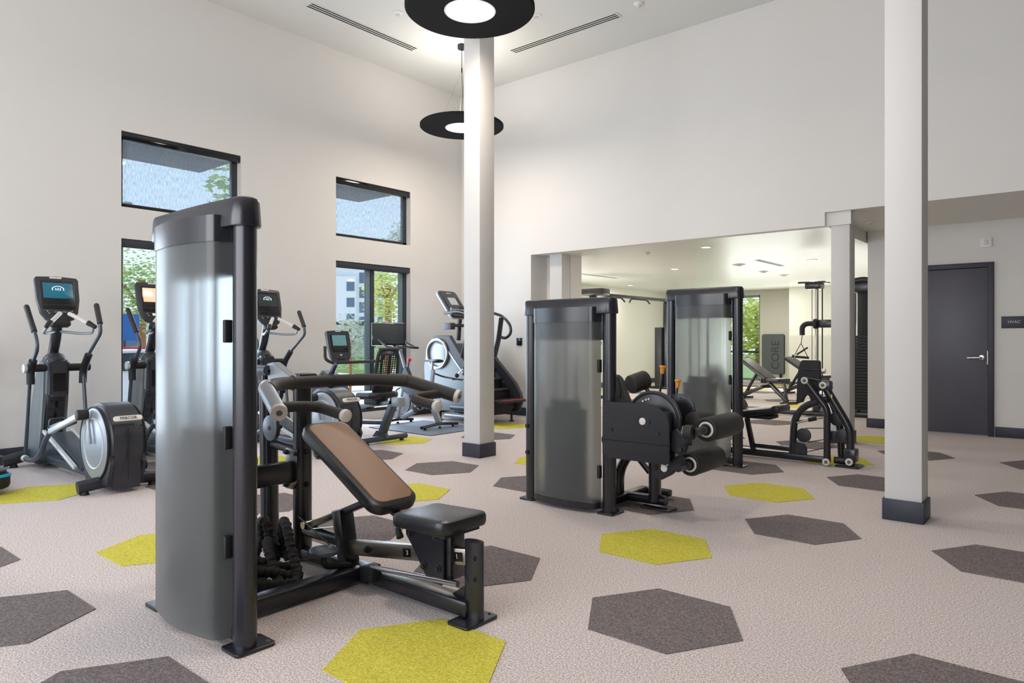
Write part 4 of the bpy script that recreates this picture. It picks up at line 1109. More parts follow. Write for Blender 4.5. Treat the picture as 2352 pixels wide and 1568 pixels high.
text('CYBEX', bpt(0, .175, .0155), Matrix((bu2, bv2, bn2)).transposed(), .062, 'letter', B)
m = MB()
for k in range(11):
    x = -.15 + .03 * k
    m.loft([[bpt(x - .005, y, .004), bpt(x + .005, y, .004), bpt(x + .005, y, 0), bpt(x - .005, y, 0)] for y in (-.24, -.12, 0, .135)])
for k in range(15):
    y = -.235 + .026 * k
    m.loft([[bpt(x, y - .0045, .003), bpt(x, y + .0045, .003), bpt(x, y + .0045, -.001), bpt(x, y - .0045, -.001)] for x in [-.155 + .031 * q for q in range(11)]])
m.build('mesh_panel', 'rubber', B, kind='stuff', smooth=False)
for x in (-.06, .06): MB().tube([bpt(x, -.26, -.01), bpt(x, .15, -.01)], .016, seg=8).build('back_support', 'rubber', B)
MB().beam((-6.45, YR, .50), (-6.38, YR, .72), .16, .05, up=(1, 0, 0)).build('back_bracket', 'rubber', B)
MB().pad((-6.42, YR, .66), (0, 1, 0), bv2, .30, .13, .05, .04, .015).build('lumbar_pad', 'rubber', B)

# ---- spin bike on its mat
s = MB().prism([(-7.66, 6.06, .001), (-7.5, 6.03, .001), (-6.42, 6.02, .001), (-6.38, 6.06, .001), (-6.38, 7.08, .001), (-7.66, 7.08, .001)], (0, 0, .010), bev=.002).build('exercise_mat', 'mat')
tag(s, 'grey rubber floor mat under the upright bike with the large monitor', 'mat')
S = thing('spin_bike', 'grey upright spin bike with large dark monitor standing on the grey mat', 'exercise bike', (-7.2, 6.58, .011))
YS2 = 6.58
def st(name, pts, r, mt='greyblue', fil=.06, ry=None, up=None): return MB().tube(pts, r, seg=14, fil=fil, ry=ry, up=up).build(name, mt, S)
st('rear_stabiliser', [(-6.80, YS2 - .33, .045), (-6.80, YS2, .075), (-6.80, YS2 + .33, .045)], .034, 'black', .1, .020, (0, 0, 1))
st('front_stabiliser', [(-7.66, YS2 - .30, .045), (-7.66, YS2, .070), (-7.66, YS2 + .28, .045)], .030, 'black', .1, .020, (0, 0, 1))
for x in (-6.80, -7.66):
    for y in (-.27, 0, .25): MB().cyl((x, YS2 + y, .0115), (x, YS2 + y, .035), .024, .012, seg=12).build('levelling_pad', 'rubber', S)
MB().beam((-6.80, YS2, .07), (-7.0, YS2, .40), .055, .085, up=(1, 0, 0), bev=.012).build('rear_stay', 'silver', S)
MB().beam((-6.97, YS2, .36), (-7.55, YS2, .10), .05, .07, up=(0, 0, 1), bev=.012).build('lower_stay', 'silver', S)
MB().beam((-7.66, YS2, .07), (-7.52, YS2, .62), .05, .06, up=(1, 0, 0), bev=.012).build('front_fork', 'silver', S)
MB().prism([(x, YS2 - .03, z) for x, z in ((-7.60, .62), (-7.50, .84), (-7.44, .82), (-7.36, .62), (-7.0, .40), (-7.02, .33), (-7.30, .38), (-7.56, .50))], (0, .06, 0), bev=.015).build('main_frame', 'greyblue', S)
MB().beam((-7.0, YS2, .34), (-6.93, YS2, .80), .04, .06, up=(1, 0, 0), bev=.008).build('seat_tube', 'silver', S)
MB().cyl((-6.95, YS2, .74), (-6.94, YS2, .90), .018, seg=12).build('seat_post', 'chrome', S)
MB().loft([[V((-6.92 + x, YS2 + wd * math.cos(2 * math.pi * k / 12), .918 + h * math.sin(2 * math.pi * k / 12))) for k in range(12)] for x, wd, h in ((-.17, .018, .012), (-.10, .028, .018), (0, .050, .024), (.08, .085, .028), (.12, .075, .022))]).build('saddle', 'vinyl', S)
MB().disc((-7.56, YS2, .34), (0, 1, 0), .24, .030, 48, .006).build('flywheel', 'silver', S)
MB().torus((-7.56, YS2 - .012, .34), (0, 1, 0), .185, .012, 48, 8).build('flywheel_ring', 'black', S)
MB().disc((-7.56, YS2, .34), (0, 1, 0), .05, .07, 24).build('flywheel_hub', 'black', S)
MB().disc((-7.22, YS2 - .045, .30), (0, 1, 0), .09, .03, 32).build('chain_cover', 'black2', S)
for s_, a in ((-1, -25), (1, 155)):
    p = V((-7.22 + .16 * math.cos(R(a)), YS2 + s_ * .09, .30 + .16 * math.sin(R(a))))
    MB().beam((-7.22, YS2 + s_ * .075, .30), p, .012, .028, up=(0, 1, 0)).build('crank', 'silver', S)
    q = MB().pad(p + V((0, s_ * .06, 0)), (1, 0, 0), (0, 1, 0), .10, .09, .025, .015, .005).build('pedal', 'rubber', S)
    MB().torus(p + V((0, s_ * .06, .025)), (1, 0, .3), .038, .008, 16, 6).build('toe_cage', 'rubber', q)
st('handlebar_stem', [(-7.50, YS2, .80), (-7.55, YS2 - .03, 1.0), (-7.56, YS2 - .06, 1.12)], .022, 'silver')
st('handlebar', [(-7.540, YS2 -0.130, 1.12), (-7.400, YS2 -0.150, 1.10), (-7.380, YS2 -0.290, 1.09), (-7.520, YS2 -0.330, 1.11), (-7.650, YS2 -0.290, 1.16), (-7.720, YS2 -0.300, 1.22)], .016, 'foam', .05)
st('handlebar', [(-7.540, YS2 -0.010, 1.12), (-7.400, YS2 +0.010, 1.10), (-7.380, YS2 +0.150, 1.09), (-7.520, YS2 +0.190, 1.11), (-7.650, YS2 +0.150, 1.16), (-7.720, YS2 +0.160, 1.22)], .016, 'foam', .05)
MB().cyl((-7.44, YS2, .82), (-7.42, YS2, .90), .008, seg=8).build('resistance_stem', 'rubber', S)
MB().sphere((-7.415, YS2, .925), .032, seg=14).build('resistance_knob', 'red', S, label='red resistance knob')
st('monitor_arm', [(-7.55, YS2, 1.08), (-7.72, YS2 - .04, 1.12), (-7.77, YS2 - .09, 1.20)], .018, 'black')
mr = Matrix.Rotation(R(-38), 3, 'Z')
mc = V((-7.75, YS2 - .10, 1.285)); mt_ = mr @ Matrix.Rotation(R(-8), 3, 'Y')
MB().box(mc, (.028, .47, .325), mt_, bev=.008).build('monitor', 'scr_black', S)
MB().box(mc + mt_ @ V((.0148, 0, .004)), (.002, .435, .285), mt_).build('screen', 'scr_dark', S, smooth=False)

# ---- small adjustable dumbbells hanging on the bike's rear rack
DB = thing('dumbbell', 'small black dumbbell, lower one of the pair racked behind the spin bike saddle', 'dumbbell', (-6.78, 6.95, .70), 'dumbbells behind the spin bike')
MB().cyl((-6.81, 6.93, .72), (-6.75, 7.00, .81), .009, seg=8).build('handle', 'chrome', DB)
for q in ((-6.815, 6.925, .71), (-6.745, 7.005, .82)): MB().sphere(q, .032, seg=12).build('weight', 'rubber', DB)
D2 = dup(DB, (-6.66, 6.98, .73), 'small black dumbbell, upper right one of the pair racked behind the spin bike saddle')
MB().tube([(-6.95, YS2, .76), (-6.86, YS2 + .12, .70), (-6.66, YS2 + .30, .655)], .012, seg=8).build('weight_rack', 'black', S)
MB().beam((-6.86, 6.88, .652), (-6.64, 7.0, .66), .03, .012).build('rack_cradle', 'black', S)

# ---- stair climber
C = thing('stair_climber', 'large black stair climbing machine with silver side panels behind the slim column', 'stair climber', (-7.0, 7.6, 0))
for y, s in ((7.25, -1), (7.95, 1)):
    side = [(-7.78, .16), (-7.82, .8), (-7.76, 1.08), (-7.66, 1.22), (-7.50, 1.26), (-7.30, 1.20), (-6.98, .76), (-6.72, .48), (-6.72, .16)]
    MB().prism([(x, y - .02, z) for x, z in side], (0, .04, 0), bev=.01).build('side_panel', 'body', C)
    band = [(-7.62, 1.27), (-7.25, 1.27), (-6.96, .90), (-6.60, .57), (-6.48, .42), (-6.46, .30), (-6.52, .16), (-6.70, .12), (-6.72, .20), (-6.60, .26), (-6.60, .38), (-6.75, .52), (-7.08, .84), (-7.35, 1.14), (-7.62, 1.16)]
    MB().prism([(x, y - .035, z) for x, z in band], (0, .07, 0), bev=.018, seg=3).build('side_rail', 'black2', C)
    MB().beam((-7.36, y + s * .036, 1.12), (-6.95, y + s * .036, .70), .008, .022, bev=0).build('accent_strip', 'lsilver', C)
    MB().tube([(-7.40, y, 1.60), (-7.10, y, 1.63), (-6.84, y, 1.56), (-6.70, y, 1.42), (-6.69, y, 1.30), (-6.80, y, 1.22), (-6.95, y, 1.27)], .022, seg=14, fil=.09).build('handrail', 'black', C)
    MB().tube([(-6.88, y, 1.54), (-6.94, y, 1.20), (-7.02, y, .95)], .026, seg=14, ry=.050, up=(0, 1, 0)).build('rail_post', 'black2', C)
    MB().prism([(x, y - s * .03, z) for x, z in ((-6.72, .55), (-6.58, .42), (-6.52, .34), (-6.54, .16), (-7.2, .14), (-7.2, .60))], (0, s * .02, 0)).build('lower_panel', 'rubber', C)
# silver oval hoop on the near side panel
MB().torus((-7.50, 7.205, 1.0), (0, 1, 0), .212, .022, 40, 10).build('side_hoop', 'steel', C)
MB().disc((-7.50, 7.226, 1.0), (0, 1, 0), .19, .006, 40, .002).build('hoop_panel', 'silver', C)
for k in range(5):
    x = -7.24 + k * .135; z = .94 - k * .15
    MB().bb(x, x + .16, 7.30, 7.90, z - .035, z, bev=.008).build('stair_tread', 'black2', C)
    MB().bb(x + .12, x + .134, 7.30, 7.90, z - .15, z - .035).build('stair_riser', 'rubber', C)
MB().bb(-7.72, -7.25, 7.29, 7.91, .2, 1.15, bev=.03).build('drive_body', 'greyblue', C)
MB().bb(-7.2, -6.6, 7.30, 7.90, .12, .30, bev=.03).build('lower_body', 'rubber', C)
MB().pad((-6.42, 7.6, .33), (1, 0, 0), (0, 1, 0), .22, .55, .035, .03, .008).build('step_plate', 'rubber', C)
MB().bb(-6.38, -6.33, 7.36, 7.84, .3475, .352).build('step_edge', 'red', C)
for x in (-7.55, -6.62):
    for y in (7.32, 7.88): MB().cyl((x, y, .001), (x, y, .14), .018, seg=10).cyl((x, y, .001), (x, y, .014), .04, seg=14).build('foot', 'rubber', C)
MB().cyl((-7.30, 7.18, .10), (-6.80, 7.18, .10), .028, seg=12).build('base_bar', 'silver', C)
MB().cyl((-7.2, 7.20, .22), (-6.80, 7.20, .22), .035, seg=12).build('base_bar', 'greyblue', C)
MB().tube([(-7.45, 7.6, 1.2), (-7.42, 7.6, 1.5), (-7.38, 7.6, 1.70)], .035, seg=14).build('mast', 'black2', C)
MB().bb(-7.46, -7.34, 7.34, 7.86, 1.40, 1.445, bev=.01).build('tray', 'black2', C)
for y in (7.36, 7.84): MB().bb(-7.50, -7.32, y - .05, y + .05, 1.36, 1.46, bev=.012).build('cup_holder', 'black2', C)
MB().cyl((-7.36, 7.42, 1.585), (-7.36, 7.78, 1.585), .045, seg=18, bev=.01).build('handle_core', 'rubber', C)
cu = V((-.10, 1, 0)).normalized(); cv = V((-.60, -.05, .80)).normalized(); cn = cu.cross(cv).normalized(); cv = cn.cross(cu); cc = V((-7.46, 7.50, 1.74))
MB().pad(cc, cu, cv, .42, .50, .05, .06, .015).build('console', 'black2', C)
MB().pad(cc - cn * .022, cu, cv, .435, .515, .03, .065, .012).build('console_back', 'lsilver', C)
MB().pad(cc + cu * .0 + cv * .04 + cn * .028, cu, cv, .18, .14, .005, .01, .001).build('screen', 'scr_grey', C)
MB().pad(cc + cu * .0 + cv * .195 + cn * .028, cu, cv, .10, .014, .004, .004, .001).build('logo_strip', 'cap', C)
for x in (-.16, .16): MB().pad(cc + cu * x + cv * .02 + cn * .028, cu, cv, .05, .20, .004, .02, .001).build('key_panel', 'scr_black', C)
for x in (-.14, -.05, .05, .14): MB().pad(cc + cu * x + cv * -.11 + cn * .028, cu, cv, .05, .02, .004, .008, .001).build('key', 'letter_dark', C)
MB().tube([cc + cu * -.19 + cv * -.12 + cn * .06, cc + cu * -.22 + cv * -.2 + cn * .03, (-7.36, 7.36, 1.55), (-7.36, 7.5, 1.58)], .016, seg=10).build('console_handle', 'silver', C)
MB().tube([cc + cu * .19 + cv * -.12 + cn * .06, cc + cu * .22 + cv * -.2 + cn * .03, (-7.36, 7.82, 1.55), (-7.36, 7.7, 1.58)], .016, seg=10).build('console_handle', 'silver', C)
MB().tube([cc + cu * -.20 + cv * -.15 + cn * .05, cc + cv * -.17 + cn * .08, cc + cu * .20 + cv * -.15 + cn * .05], .014, seg=10).build('console_handle', 'silver', C)

# ================================================================== BACK GYM
# ---- cable crossover on the left
F = thing('cable_crossover', 'long black cable crossover frame behind the middle weight tower, pull-up bar on top', 'cable machine', (-8.0, 13.8, 0))
for y in (12.15, 15.38):
    s = 1 if y > 13 else -1
    MB().bb(-8.06, -7.94, y - .05, y + .05, .05, 2.2, bev=.01).build('upright', 'black', F)
    MB().bb(-8.45, -7.55, y - .05, y + .05, .002, .06, bev=.01).build('base_foot', 'black', F)
    for x in (-7.90,): MB().cyl((x, y, .06), (x, y, 2.15), .014, seg=8).build('slide_rail', 'steel', F)
    MB().bb(-8.25, -8.06, y - .12, y + .12, .06, 1.5, bev=.01).build('weight_stack', 'black2', F)
    for z in ((1.93,) if s > 0 else (1.6,)):
        MB().bb(-7.96, -7.84, y - .06, y + .06, z - .06, z + .06, bev=.01).build('pulley_carriage', 'black', F)
        p = MB().torus((-7.78, y - .06, z), (0, 1, 0), .075, .016, 28, 8).build('pulley', 'black', F)
        MB().disc((-7.78, y - .06, z), (0, 1, 0), .065, .012, 24).build('pulley_web', 'steel', p)
    MB().bb(-7.98, -7.80, y - .05, y + .05, 1.10, 1.16, bev=.01).build('bar_holder', 'black', F)
MB().bb(-8.05, -7.95, 12.15, 15.38, 2.12, 2.19, bev=.01).build('top_beam', 'black', F)
MB().bb(-8.20, -7.70, 12.0, 12.35, 2.12, 2.26, bev=.02).build('top_head', 'black', F)
MB().tube([(-7.80, 12.35, 2.02), (-7.82, 12.45, 2.10), (-7.82, 13.0, 2.10), (-7.80, 13.1, 2.02)], .016, seg=8, fil=.05).build('pull_up_handle', 'rubber', F)
MB().tube([(-7.80, 13.3, 2.02), (-7.82, 13.4, 2.10), (-7.82, 14.1, 2.10), (-7.80, 14.2, 2.02)], .016, seg=8, fil=.05).build('pull_up_handle', 'rubber', F)
H = thing('hanging_strap', 'black triangular strap handle hanging by the far post of the cable crossover', 'exercise strap', (-7.72, 15.2, 1.6))
MB().cyl((-7.78, 15.32, 1.84), (-7.78, 15.32, 1.74), .006, seg=6).build('clip', 'steel', H)
MB().cyl((-7.78, 15.32, 1.76), (-7.78, 15.26, 1.56), .006, seg=6).cyl((-7.78, 15.32, 1.76), (-7.78, 15.38, 1.56), .006, seg=6).build('strap', 'rubber', H)
MB().cyl((-7.78, 15.25, 1.56), (-7.78, 15.39, 1.56), .014, seg=8).build('handle_grip', 'rubber', H)
H = thing('cable_bar', 'short black bar clipped to the far post of the cable crossover, above the orange-tipped lever', 'cable handle', (-7.84, 15.3, 1.0))
MB().cyl((-7.82, 15.30, 1.10), (-7.82, 15.30, 1.02), .008, seg=6).build('clip', 'steel', H)
MB().cyl((-7.82, 15.30, 1.02), (-7.82, 15.30, .80), .024, seg=12).build('bar', 'rubber', H)
H = thing('bar_strap', 'curved black strap hanging just right of the middle tower post', 'strap', (-7.7, 12.2, 1.0))
MB().tube([(-7.62, 12.2, 1.16), (-7.55, 12.2, 1.05), (-7.55, 12.2, .8)], .014, seg=8).build('strap', 'rubber', H)

# ---- two adjustable benches
GB = 'adjustable benches in the back gym'
A = thing('adjustable_bench', 'adjustable bench, nearer one, backrest raised towards the window, behind the leg press', 'bench', (-4.9, 13.5, 0), GB, rz=math.atan2(-.77, 1.25))
def loc(x, y, z):
    c, s = math.cos(A.rotation_euler.z), math.sin(A.rotation_euler.z)
    return V((-4.9 + c * x - s * y, 13.5 + s * x + c * y, z))
def lv(x, y, z):
    c, s = math.cos(A.rotation_euler.z), math.sin(A.rotation_euler.z)
    return V((c * x - s * y, s * x + c * y, z))
uy = lv(0, 1, 0)
MB().pad((loc(-.62, 0, .80) + loc(.14, 0, .45)) / 2, lv(.76, 0, -.35), uy, .88, .28, .06, .04, .015).build('backrest_pad', 'vinyl', A)
MB().pad(loc(.36, 0, .44), lv(1, 0, .03), uy, .38, .30, .06, .05, .015).build('seat_pad', 'vinyl', A)
MB().beam(loc(-.72, 0, .06), loc(.12, 0, .36), .07, .06).build('frame_beam', 'black', A)
MB().beam(loc(.10, 0, .38), loc(.62, 0, .05), .07, .06).build('frame_beam', 'black', A)
MB().beam(loc(-.60, 0, .12), loc(-.22, 0, .60), .05, .04).build('support_strut', 'black', A)
MB().beam(loc(.52, 0, .40), loc(.60, 0, .08), .05, .04).build('front_leg', 'black', A)
MB().beam(loc(-.72, -.25, .035), loc(-.72, .25, .035), .07, .05).build('rear_foot', 'black', A)
MB().beam(loc(.66, -.18, .035), loc(.66, .18, .035), .07, .05).build('front_foot', 'black', A)
MB().beam(loc(.05, 0, .41), loc(.52, 0, .40), .06, .04).build('seat_frame', 'black', A)
m = MB()
for k in range(6): m.box(loc(-.66 + .05 * k, 0, .115 + .018 * k), (.02, .08, .05), Matrix.Rotation(R(20), 3, 'Y'))
m.build('ladder_teeth', 'black', A, kind='stuff')
MB().cyl(loc(.05, -.13, .30), loc(.05, .13, .30), .03, seg=10).build('leg_roll', 'foam', A)
A2 = dup(A, (-4.62, 15.3, 0), 'adjustable bench, farther one, mostly behind the black foot board of the leg press', rz=R(-30))
# ---- cable tower on the right
G = thing('dual_cable_tower', 'tall black dual cable machine standing behind the short right column', 'cable machine', (-3.0, 11.9, 0))
MB().bb(-3.62, -3.38, 11.72, 11.98, 2.03, 2.14, bev=.02).bb(-3.72, -3.30, 11.70, 12.0, 2.12, 2.15, bev=.008).build('top_head', 'black', G)
MB().cyl((-3.47, 11.86, .05), (-3.47, 11.86, 2.05), .028, seg=14).build('chrome_post', 'steel', G)
MB().cyl((-3.40, 11.92, .05), (-3.40, 11.92, 2.05), .010, seg=8).cyl((-3.56, 11.92, .05), (-3.56, 11.92, 2.05), .005, seg=6).build('guide_rod', 'rubber', G)
MB().tube([(-3.95, 11.30, .05), (-3.10, 11.42, .05)], .035, seg=12).build('base_foot', 'black', G)
MB().beam((-3.50, 11.38, .05), (-3.42, 12.1, .05), .08, .06).build('base_beam', 'black', G)
MB().bb(-3.52, -3.42, 11.81, 11.91, .03, .20, bev=.02).build('post_socket', 'black', G)
MB().bb(-3.40, -3.30, 11.40, 11.60, .06, .28, bev=.02).build('base_box', 'black', G)
MB().bb(-3.46, -3.16, 11.80, 11.90, 1.40, 1.53, bev=.02).build('arm_block', 'black', G)
MB().tube([(-3.40, 11.85, 1.47), (-3.62, 11.82, 1.47), (-3.68, 11.80, 1.42), (-3.68, 11.80, 1.28)], .042, seg=14, fil=.05).build('swivel_arm', 'rubber', G)
MB().disc((-3.47, 11.80, 1.465), (1, 0, 0), .08, .05, 24).build('arm_disc', 'rubber', G)
MB().cyl((-3.40, 11.80, .70), (-3.32, 11.80, .70), .04, seg=14).build('adjust_knob', 'steel', G)
for k, (x, y) in enumerate(((-3.02, 11.75), (-2.50, 11.75), (-3.02, 12.5), (-2.50, 12.5))):
    MB().tube([(x, y, .02), (x, y, 1.95), (x + (.10 if x < -2.8 else -.10), y, 2.12), (-2.76, y, 2.14)], .045, seg=12, fil=.15).build('frame_post', 'black', G)
MB().bb(-3.05, -2.47, 11.70, 12.55, .01, .08, bev=.01).build('base_plate', 'black', G)
k = 0
z = .10
while z < 1.25:
    MB().bb(-2.95, -2.60, 11.80, 12.05, z, z + .042, bev=.003).build('weight_plate', 'rubber', G); z += .047
for x in (-2.88, -2.67): MB().cyl((x, 11.92, .08), (x, 11.92, 2.1), .011, seg=8).build('guide_rod', 'chrome', G)
MB().bb(-2.98, -2.56, 11.76, 12.10, 1.95, 2.12, bev=.02).build('pulley_head', 'black', G)
MB().bb(-2.97, -2.55, 12.14, 12.17, .1, 2.0, bev=.01).build('back_shroud', 'rubber', G)
H = thing('hanging_strap', 'strap handle hanging from the swivel arm above the black foot board', 'exercise strap', (-3.68, 11.8, 1.2))
MB().cyl((-3.68, 11.80, 1.28), (-3.70, 11.80, 1.14), .010, seg=8).build('clip', 'steel', H)
MB().cyl((-3.70, 11.80, 1.15), (-3.80, 11.76, .93), .006, seg=6).cyl((-3.70, 11.80, 1.15), (-3.60, 11.82, .93), .006, seg=6).build('strap', 'rubber', H)
MB().cyl((-3.82, 11.75, .93), (-3.58, 11.83, .91), .020, seg=10).build('handle_grip', 'rubber', H)
MB().cyl((-3.76, 11.77, .96), (-3.60, 11.83, 1.08), .014, seg=8).build('handle_loop', 'rubber', H)
MB().torus((-3.80, 11.74, .93), (.3, 1, 0), .028, .010, 16, 6).build('end_ring', 'steel', H)
# ---- grey foam board and low bar by the far window
s = thing('foam_balance_board', 'tall grey board lettered CORE standing against the far wall beside the green window', 'board', (-6.85, 19.1, 0))
a, b, z0, z1 = -7.04, -6.44, .27, 1.34
MB().pad(((a + b) / 2, 19.15, (z0 + z1) / 2), (1, 0, 0), (0, 0, 1), b - a, z1 - z0, .07, .05, .012).build('board_body', 'board', s)
MB().pad(((a + b) / 2, 19.17, (z0 + z1) / 2), (1, 0, 0), (0, 0, 1), b - a + .015, z1 - z0 + .015, .03, .055, .008).build('board_rim', 'rubber', s)
ob = text('CORE', (-6.66, 19.108, .78), Matrix(((0, -1, 0), (0, 0, -1), (1, 0, 0))), .30, 'core_letter', s)
for x in (a + .1, b - .1): MB().bb(x - .02, x + .02, 19.12, 19.19, .001, z0 + .01).build('stand_leg', 'rubber', s)
s = thing('wall_barre', 'short dark horizontal bar across the far green window', 'bar', (-7.6, 19.0, .85))
MB().cyl((-8.1, 19.1, .86), (-7.12, 19.1, .86), .03, seg=12).build('rail', 'black', s)
for x in (-8.05, -7.16): MB().cyl((x, 19.1, .86), (x, 19.235, .86), .012, seg=8).build('bracket', 'black', s)

# ================================================================== OUTSIDE
GZ = -.35
struct(MB().bb(-140, XL - .18, -60, 150, GZ - .1, GZ).build('ground', 'pave', smooth=False))
struct(MB().bb(-60, 30, 19.4, 60, -.4, -.15).build('ground_rear', 'leafG', smooth=False))
for k, (y0, y1) in enumerate(((2.8, 4.78), (5.75, 7.60), (-.2, 1.9))):
    s = MB().bb(XL - 1.55, XL - .165, y0, y1, 3.61, 3.74, bev=.01).build('window_canopy', 'canopy')
    tag(s, ['dark flat canopy seen through the high window above the tall weight tower', 'dark flat canopy seen through the high window beside the slim column', 'dark flat canopy outside the window left of the picture'][k], 'canopy', 'canopies over the windows outside')
def tree(name, label, x, y, z, r, n, mt, trunk=.09, base=GZ, leaf=.09, sq=1, par_group='trees outside the windows', tb=True):
    t = thing(name, label, 'tree', (x, y, base), par_group)
    rr = random.Random(int(x * 100 + y * 10))
    bm = bmesh.new()
    for i in range(n):
        while True:
            p = V((rr.uniform(-1, 1), rr.uniform(-1, 1), rr.uniform(-1, 1)))
            if .2 < p.length < 1: break
        clump = 1 + .22 * math.sin(p.x * 7 + y) * math.cos(p.z * 6 + x)
        c = V((p.x * r * clump, p.y * r * clump, p.z * r * sq * clump + z - base))
        d = V((rr.uniform(-1, 1), rr.uniform(-1, 1), rr.uniform(-1, .4))).normalized()
        u, v, nn = frame_of((rr.uniform(-1, 1), rr.uniform(-1, 1), rr.uniform(-1, 1)))
        L = leaf * rr.uniform(.7, 1.3)
        vs = [bm.verts.new(c + u * a + v * b) for a, b in ((-L, 0), (0, -L * .38), (L, 0), (0, L * .38))]
        bm.faces.new(vs)
    me = bpy.data.meshes.new('foliage'); bm.to_mesh(me); bm.free(); me.materials.append(M[mt])
    f = bpy.data.objects.new('foliage', me); COL.objects.link(f); f.parent = t; f['kind'] = 'stuff'
    if trunk:
        MB().tube([(x, y, base), (x + .03, y, (base + z) / 2), (x, y, z + r * .4)], trunk, seg=10).build('trunk', 'bark', t)
        for k in range(4):
            a = k * 1.7
            MB().cyl((x, y, z - r * .35), (x + r * .6 * math.cos(a), y + r * .6 * math.sin(a), z + r * .3), trunk * .45, trunk * .2, seg=7).build('branch', 'bark', t)
    return t
tree('young_tree', 'green tree outside the low window behind the second elliptical', -17.4, 7.0, 2.25, 1.0, 2400, 'leafG', leaf=.06)
tree('street_tree', 'sunlit yellow-green tree with pale brown trunk outside the sliding window', -16.4, 13.7, 2.60, .74, 2200, 'leafY', .10, leaf=.06, sq=1.35)
tree('street_tree', 'tall grey-green tree top seen in the high window beside the slim column', -22.7, 20.3, 5.2, 1.15, 2200, 'leafS', .2, leaf=.09)
tree('branchy_tree', 'sparse dark branch tips in the high window above the tall weight tower', -12.4, 6.84, 4.0, .66, 260, 'leafG', .05, leaf=.10)
tree('shrub', 'pale grey-green shrub outside the left pane of the sliding window', -15.6, 11.7, 1.25, .62, 1700, 'leafS', .04, leaf=.05)
tree('hedge_bush', 'low green bush outside the foot of the sliding window', -17.4, 13.0, .75, .5, 900, 'leafG', 0, leaf=.06, sq=1)
tree('hedge_bush', 'low green bush outside behind the bike monitor', -19.4, 16.3, .8, .75, 1100, 'leafG', 0, leaf=.06, sq=.9)
tree('garden_tree', 'bright green tree with orange trunk outside the far window of the back gym', -7.75, 20.6, 1.6, 1.0, 3000, 'leafY', .06, base=-.15, leaf=.08)
tree('garden_tree', 'leafy tree outside the back gym, left of the orange-trunked one', -10.3, 21.6, 1.5, 1.0, 1800, 'leafG', .06, base=-.15, leaf=.08)
tree('garden_shrub', 'dense green shrub at the foot of the far back-gym window', -7.6, 22.6, .5, .75, 1400, 'leafG', 0, base=-.15, leaf=.08)
# white apartment block far off
Bd = thing('apartment_building', 'white apartment block with blue-grey windows seen through the left pane of the sliding window', 'building', (-75, 57, GZ))
bx, by = -75, 57
bd = V((.63, .78, 0)).normalized(); bnr = V((.78, -.63, 0))
def BB(s, z, o=0): return V((bx, by, z)) + bd * s + bnr * o
def bbox(s0, s1, z0, z1, o0, o1, name, mt, par=Bd):
    return MB().loft([[BB(s0, z, o0), BB(s1, z, o0), BB(s1, z, o1), BB(s0, z, o1)] for z in (z0, z1)]).build(name, mt, par, smooth=False)
bbox(-9, 4, GZ, 11.0, -8, 0, 'wall', 'stucco')
bbox(-9, .2, GZ, 9.4, 0, .8, 'wall', 'stucco')
bbox(-9.2, 4.2, 11.0, 11.5, -8.2, .3, 'roof', 'canopy')
for s0 in (.6, 1.9, 3.0):
    for k in range(5):
        wn = bbox(s0, s0 + .62, .8 + k * 1.95, 2.2 + k * 1.95, -.1, .06, 'window', 'bluewin')
for s0 in (-6, -3.5, -1):
    for k in range(4): bbox(s0, s0 + 1.0, 1.2 + k * 2.1, 2.4 + k * 2.1, .7, .86, 'window', 'bluewin')
# low white building behind the parking lot
s = thing('low_building', 'long low pale building beyond the parked cars', 'building', (-40, 20, GZ))
MB().bb(-44, -40, 4, 40, GZ, 2.2).build('wall', 'stucco', s, smooth=False)
MB().bb(-44.2, -39.8, 3.8, 40.2, 2.2, 2.45).build('roof', 'canopy', s, smooth=False)
for k in range(8): MB().bb(-40.02, -39.95, 5.5 + k * 4.2, 7.6 + k * 4.2, .6, 1.7).build('window', 'bluewin', s, smooth=False)
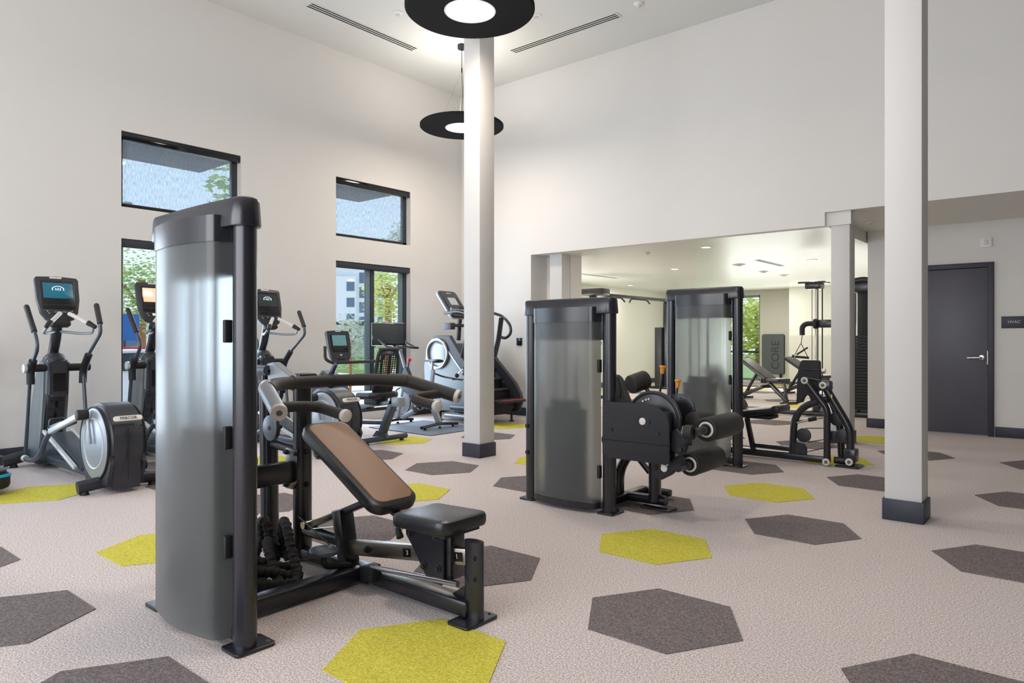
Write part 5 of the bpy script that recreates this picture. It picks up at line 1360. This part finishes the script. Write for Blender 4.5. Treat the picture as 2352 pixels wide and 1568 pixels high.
# cars
def car(label, x, y, rz, mt):
    c = thing('parked_car', label, 'car', (x, y, GZ), 'parked cars outside', rz)
    mtx = WM[c.name]
    P = lambda a, b, z: mtx @ V((a, b, z))
    prof = [(-2.15, .25), (-2.2, .65), (-2.05, .85), (-1.2, .95), (-.7, 1.34), (.7, 1.36), (1.35, .98), (2.05, .86), (2.2, .62), (2.15, .25)]
    MB().loft([[P(a, -.84 + (.14 if z > .96 else 0), z) for a, z in prof], [P(a, .84 - (.14 if z > .96 else 0), z) for a, z in prof]]).build('car_body', mt, c)
    g = [(-1.08, .96), (-.66, 1.29), (.66, 1.31), (1.2, .98)]
    MB().loft([[P(a, -.80 + (.06 if z > 1 else -.03), z) for a, z in g], [P(a, .80 - (.06 if z > 1 else -.03), z) for a, z in g]]).build('car_window', 'carglass', c)
    for a in (-1.35, 1.35):
        for b in (-.82, .82):
            wh = MB().cyl(P(a, b - .10, .33), P(a, b + .10, .33), .33, seg=24, bev=.02).build('wheel', 'rubber', c)
            MB().cyl(P(a, b - .105, .33), P(a, b + .105, .33), .2, seg=16).build('rim', 'silver', wh)
    for b in (-.6, .6): MB().box(P(2.17, b, .68), (.06, .3, .12), mtx.to_3x3()).build('headlight', 'glass', c)
car('white car parked outside behind the mesh backrest of the recumbent bike', -12.3, 13.2, R(90), 'carwhite')
car('silver-white car parked outside the low window left of the tall weight tower', -14.7, 5.3, R(90), 'carwhite')
car('blue car parked behind the silver-white one outside the low left window', -21.0, 8.8, R(90), 'carblue')
s = thing('lot_sign', 'blue parking sign above a red-edged white panel outside the low left window', 'sign', (-15.9, 6.05, GZ))
x, y = -15.9, 6.05
MB().cyl((x, y, GZ), (x, y, 1.75), .03, seg=8).build('sign_post', 'frame', s)
MB().bb(x + .03, x + .06, y - .28, y + .28, 1.18, 1.75).build('sign_panel', 'signblue', s, smooth=False)
MB().bb(x + .03, x + .06, y - .40, y + .36, .45, 1.05).build('sign_panel', 'white', s, smooth=False)
MB().bb(x + .06, x + .065, y - .40, y + .36, .97, 1.05).build('sign_band', 'red', s, smooth=False)
s = thing('lamp_post', 'thin grey light pole outside the low left window', 'light pole', (-22.0, 8.3, GZ))
MB().cyl((-22.0, 8.3, GZ), (-22.0, 8.3, 5.2), .05, .035, seg=10).build('pole', 'silver', s)
MB().bb(-22.1, -21.5, 8.2, 8.4, 5.1, 5.2).build('lamp_head', 'silver', s)
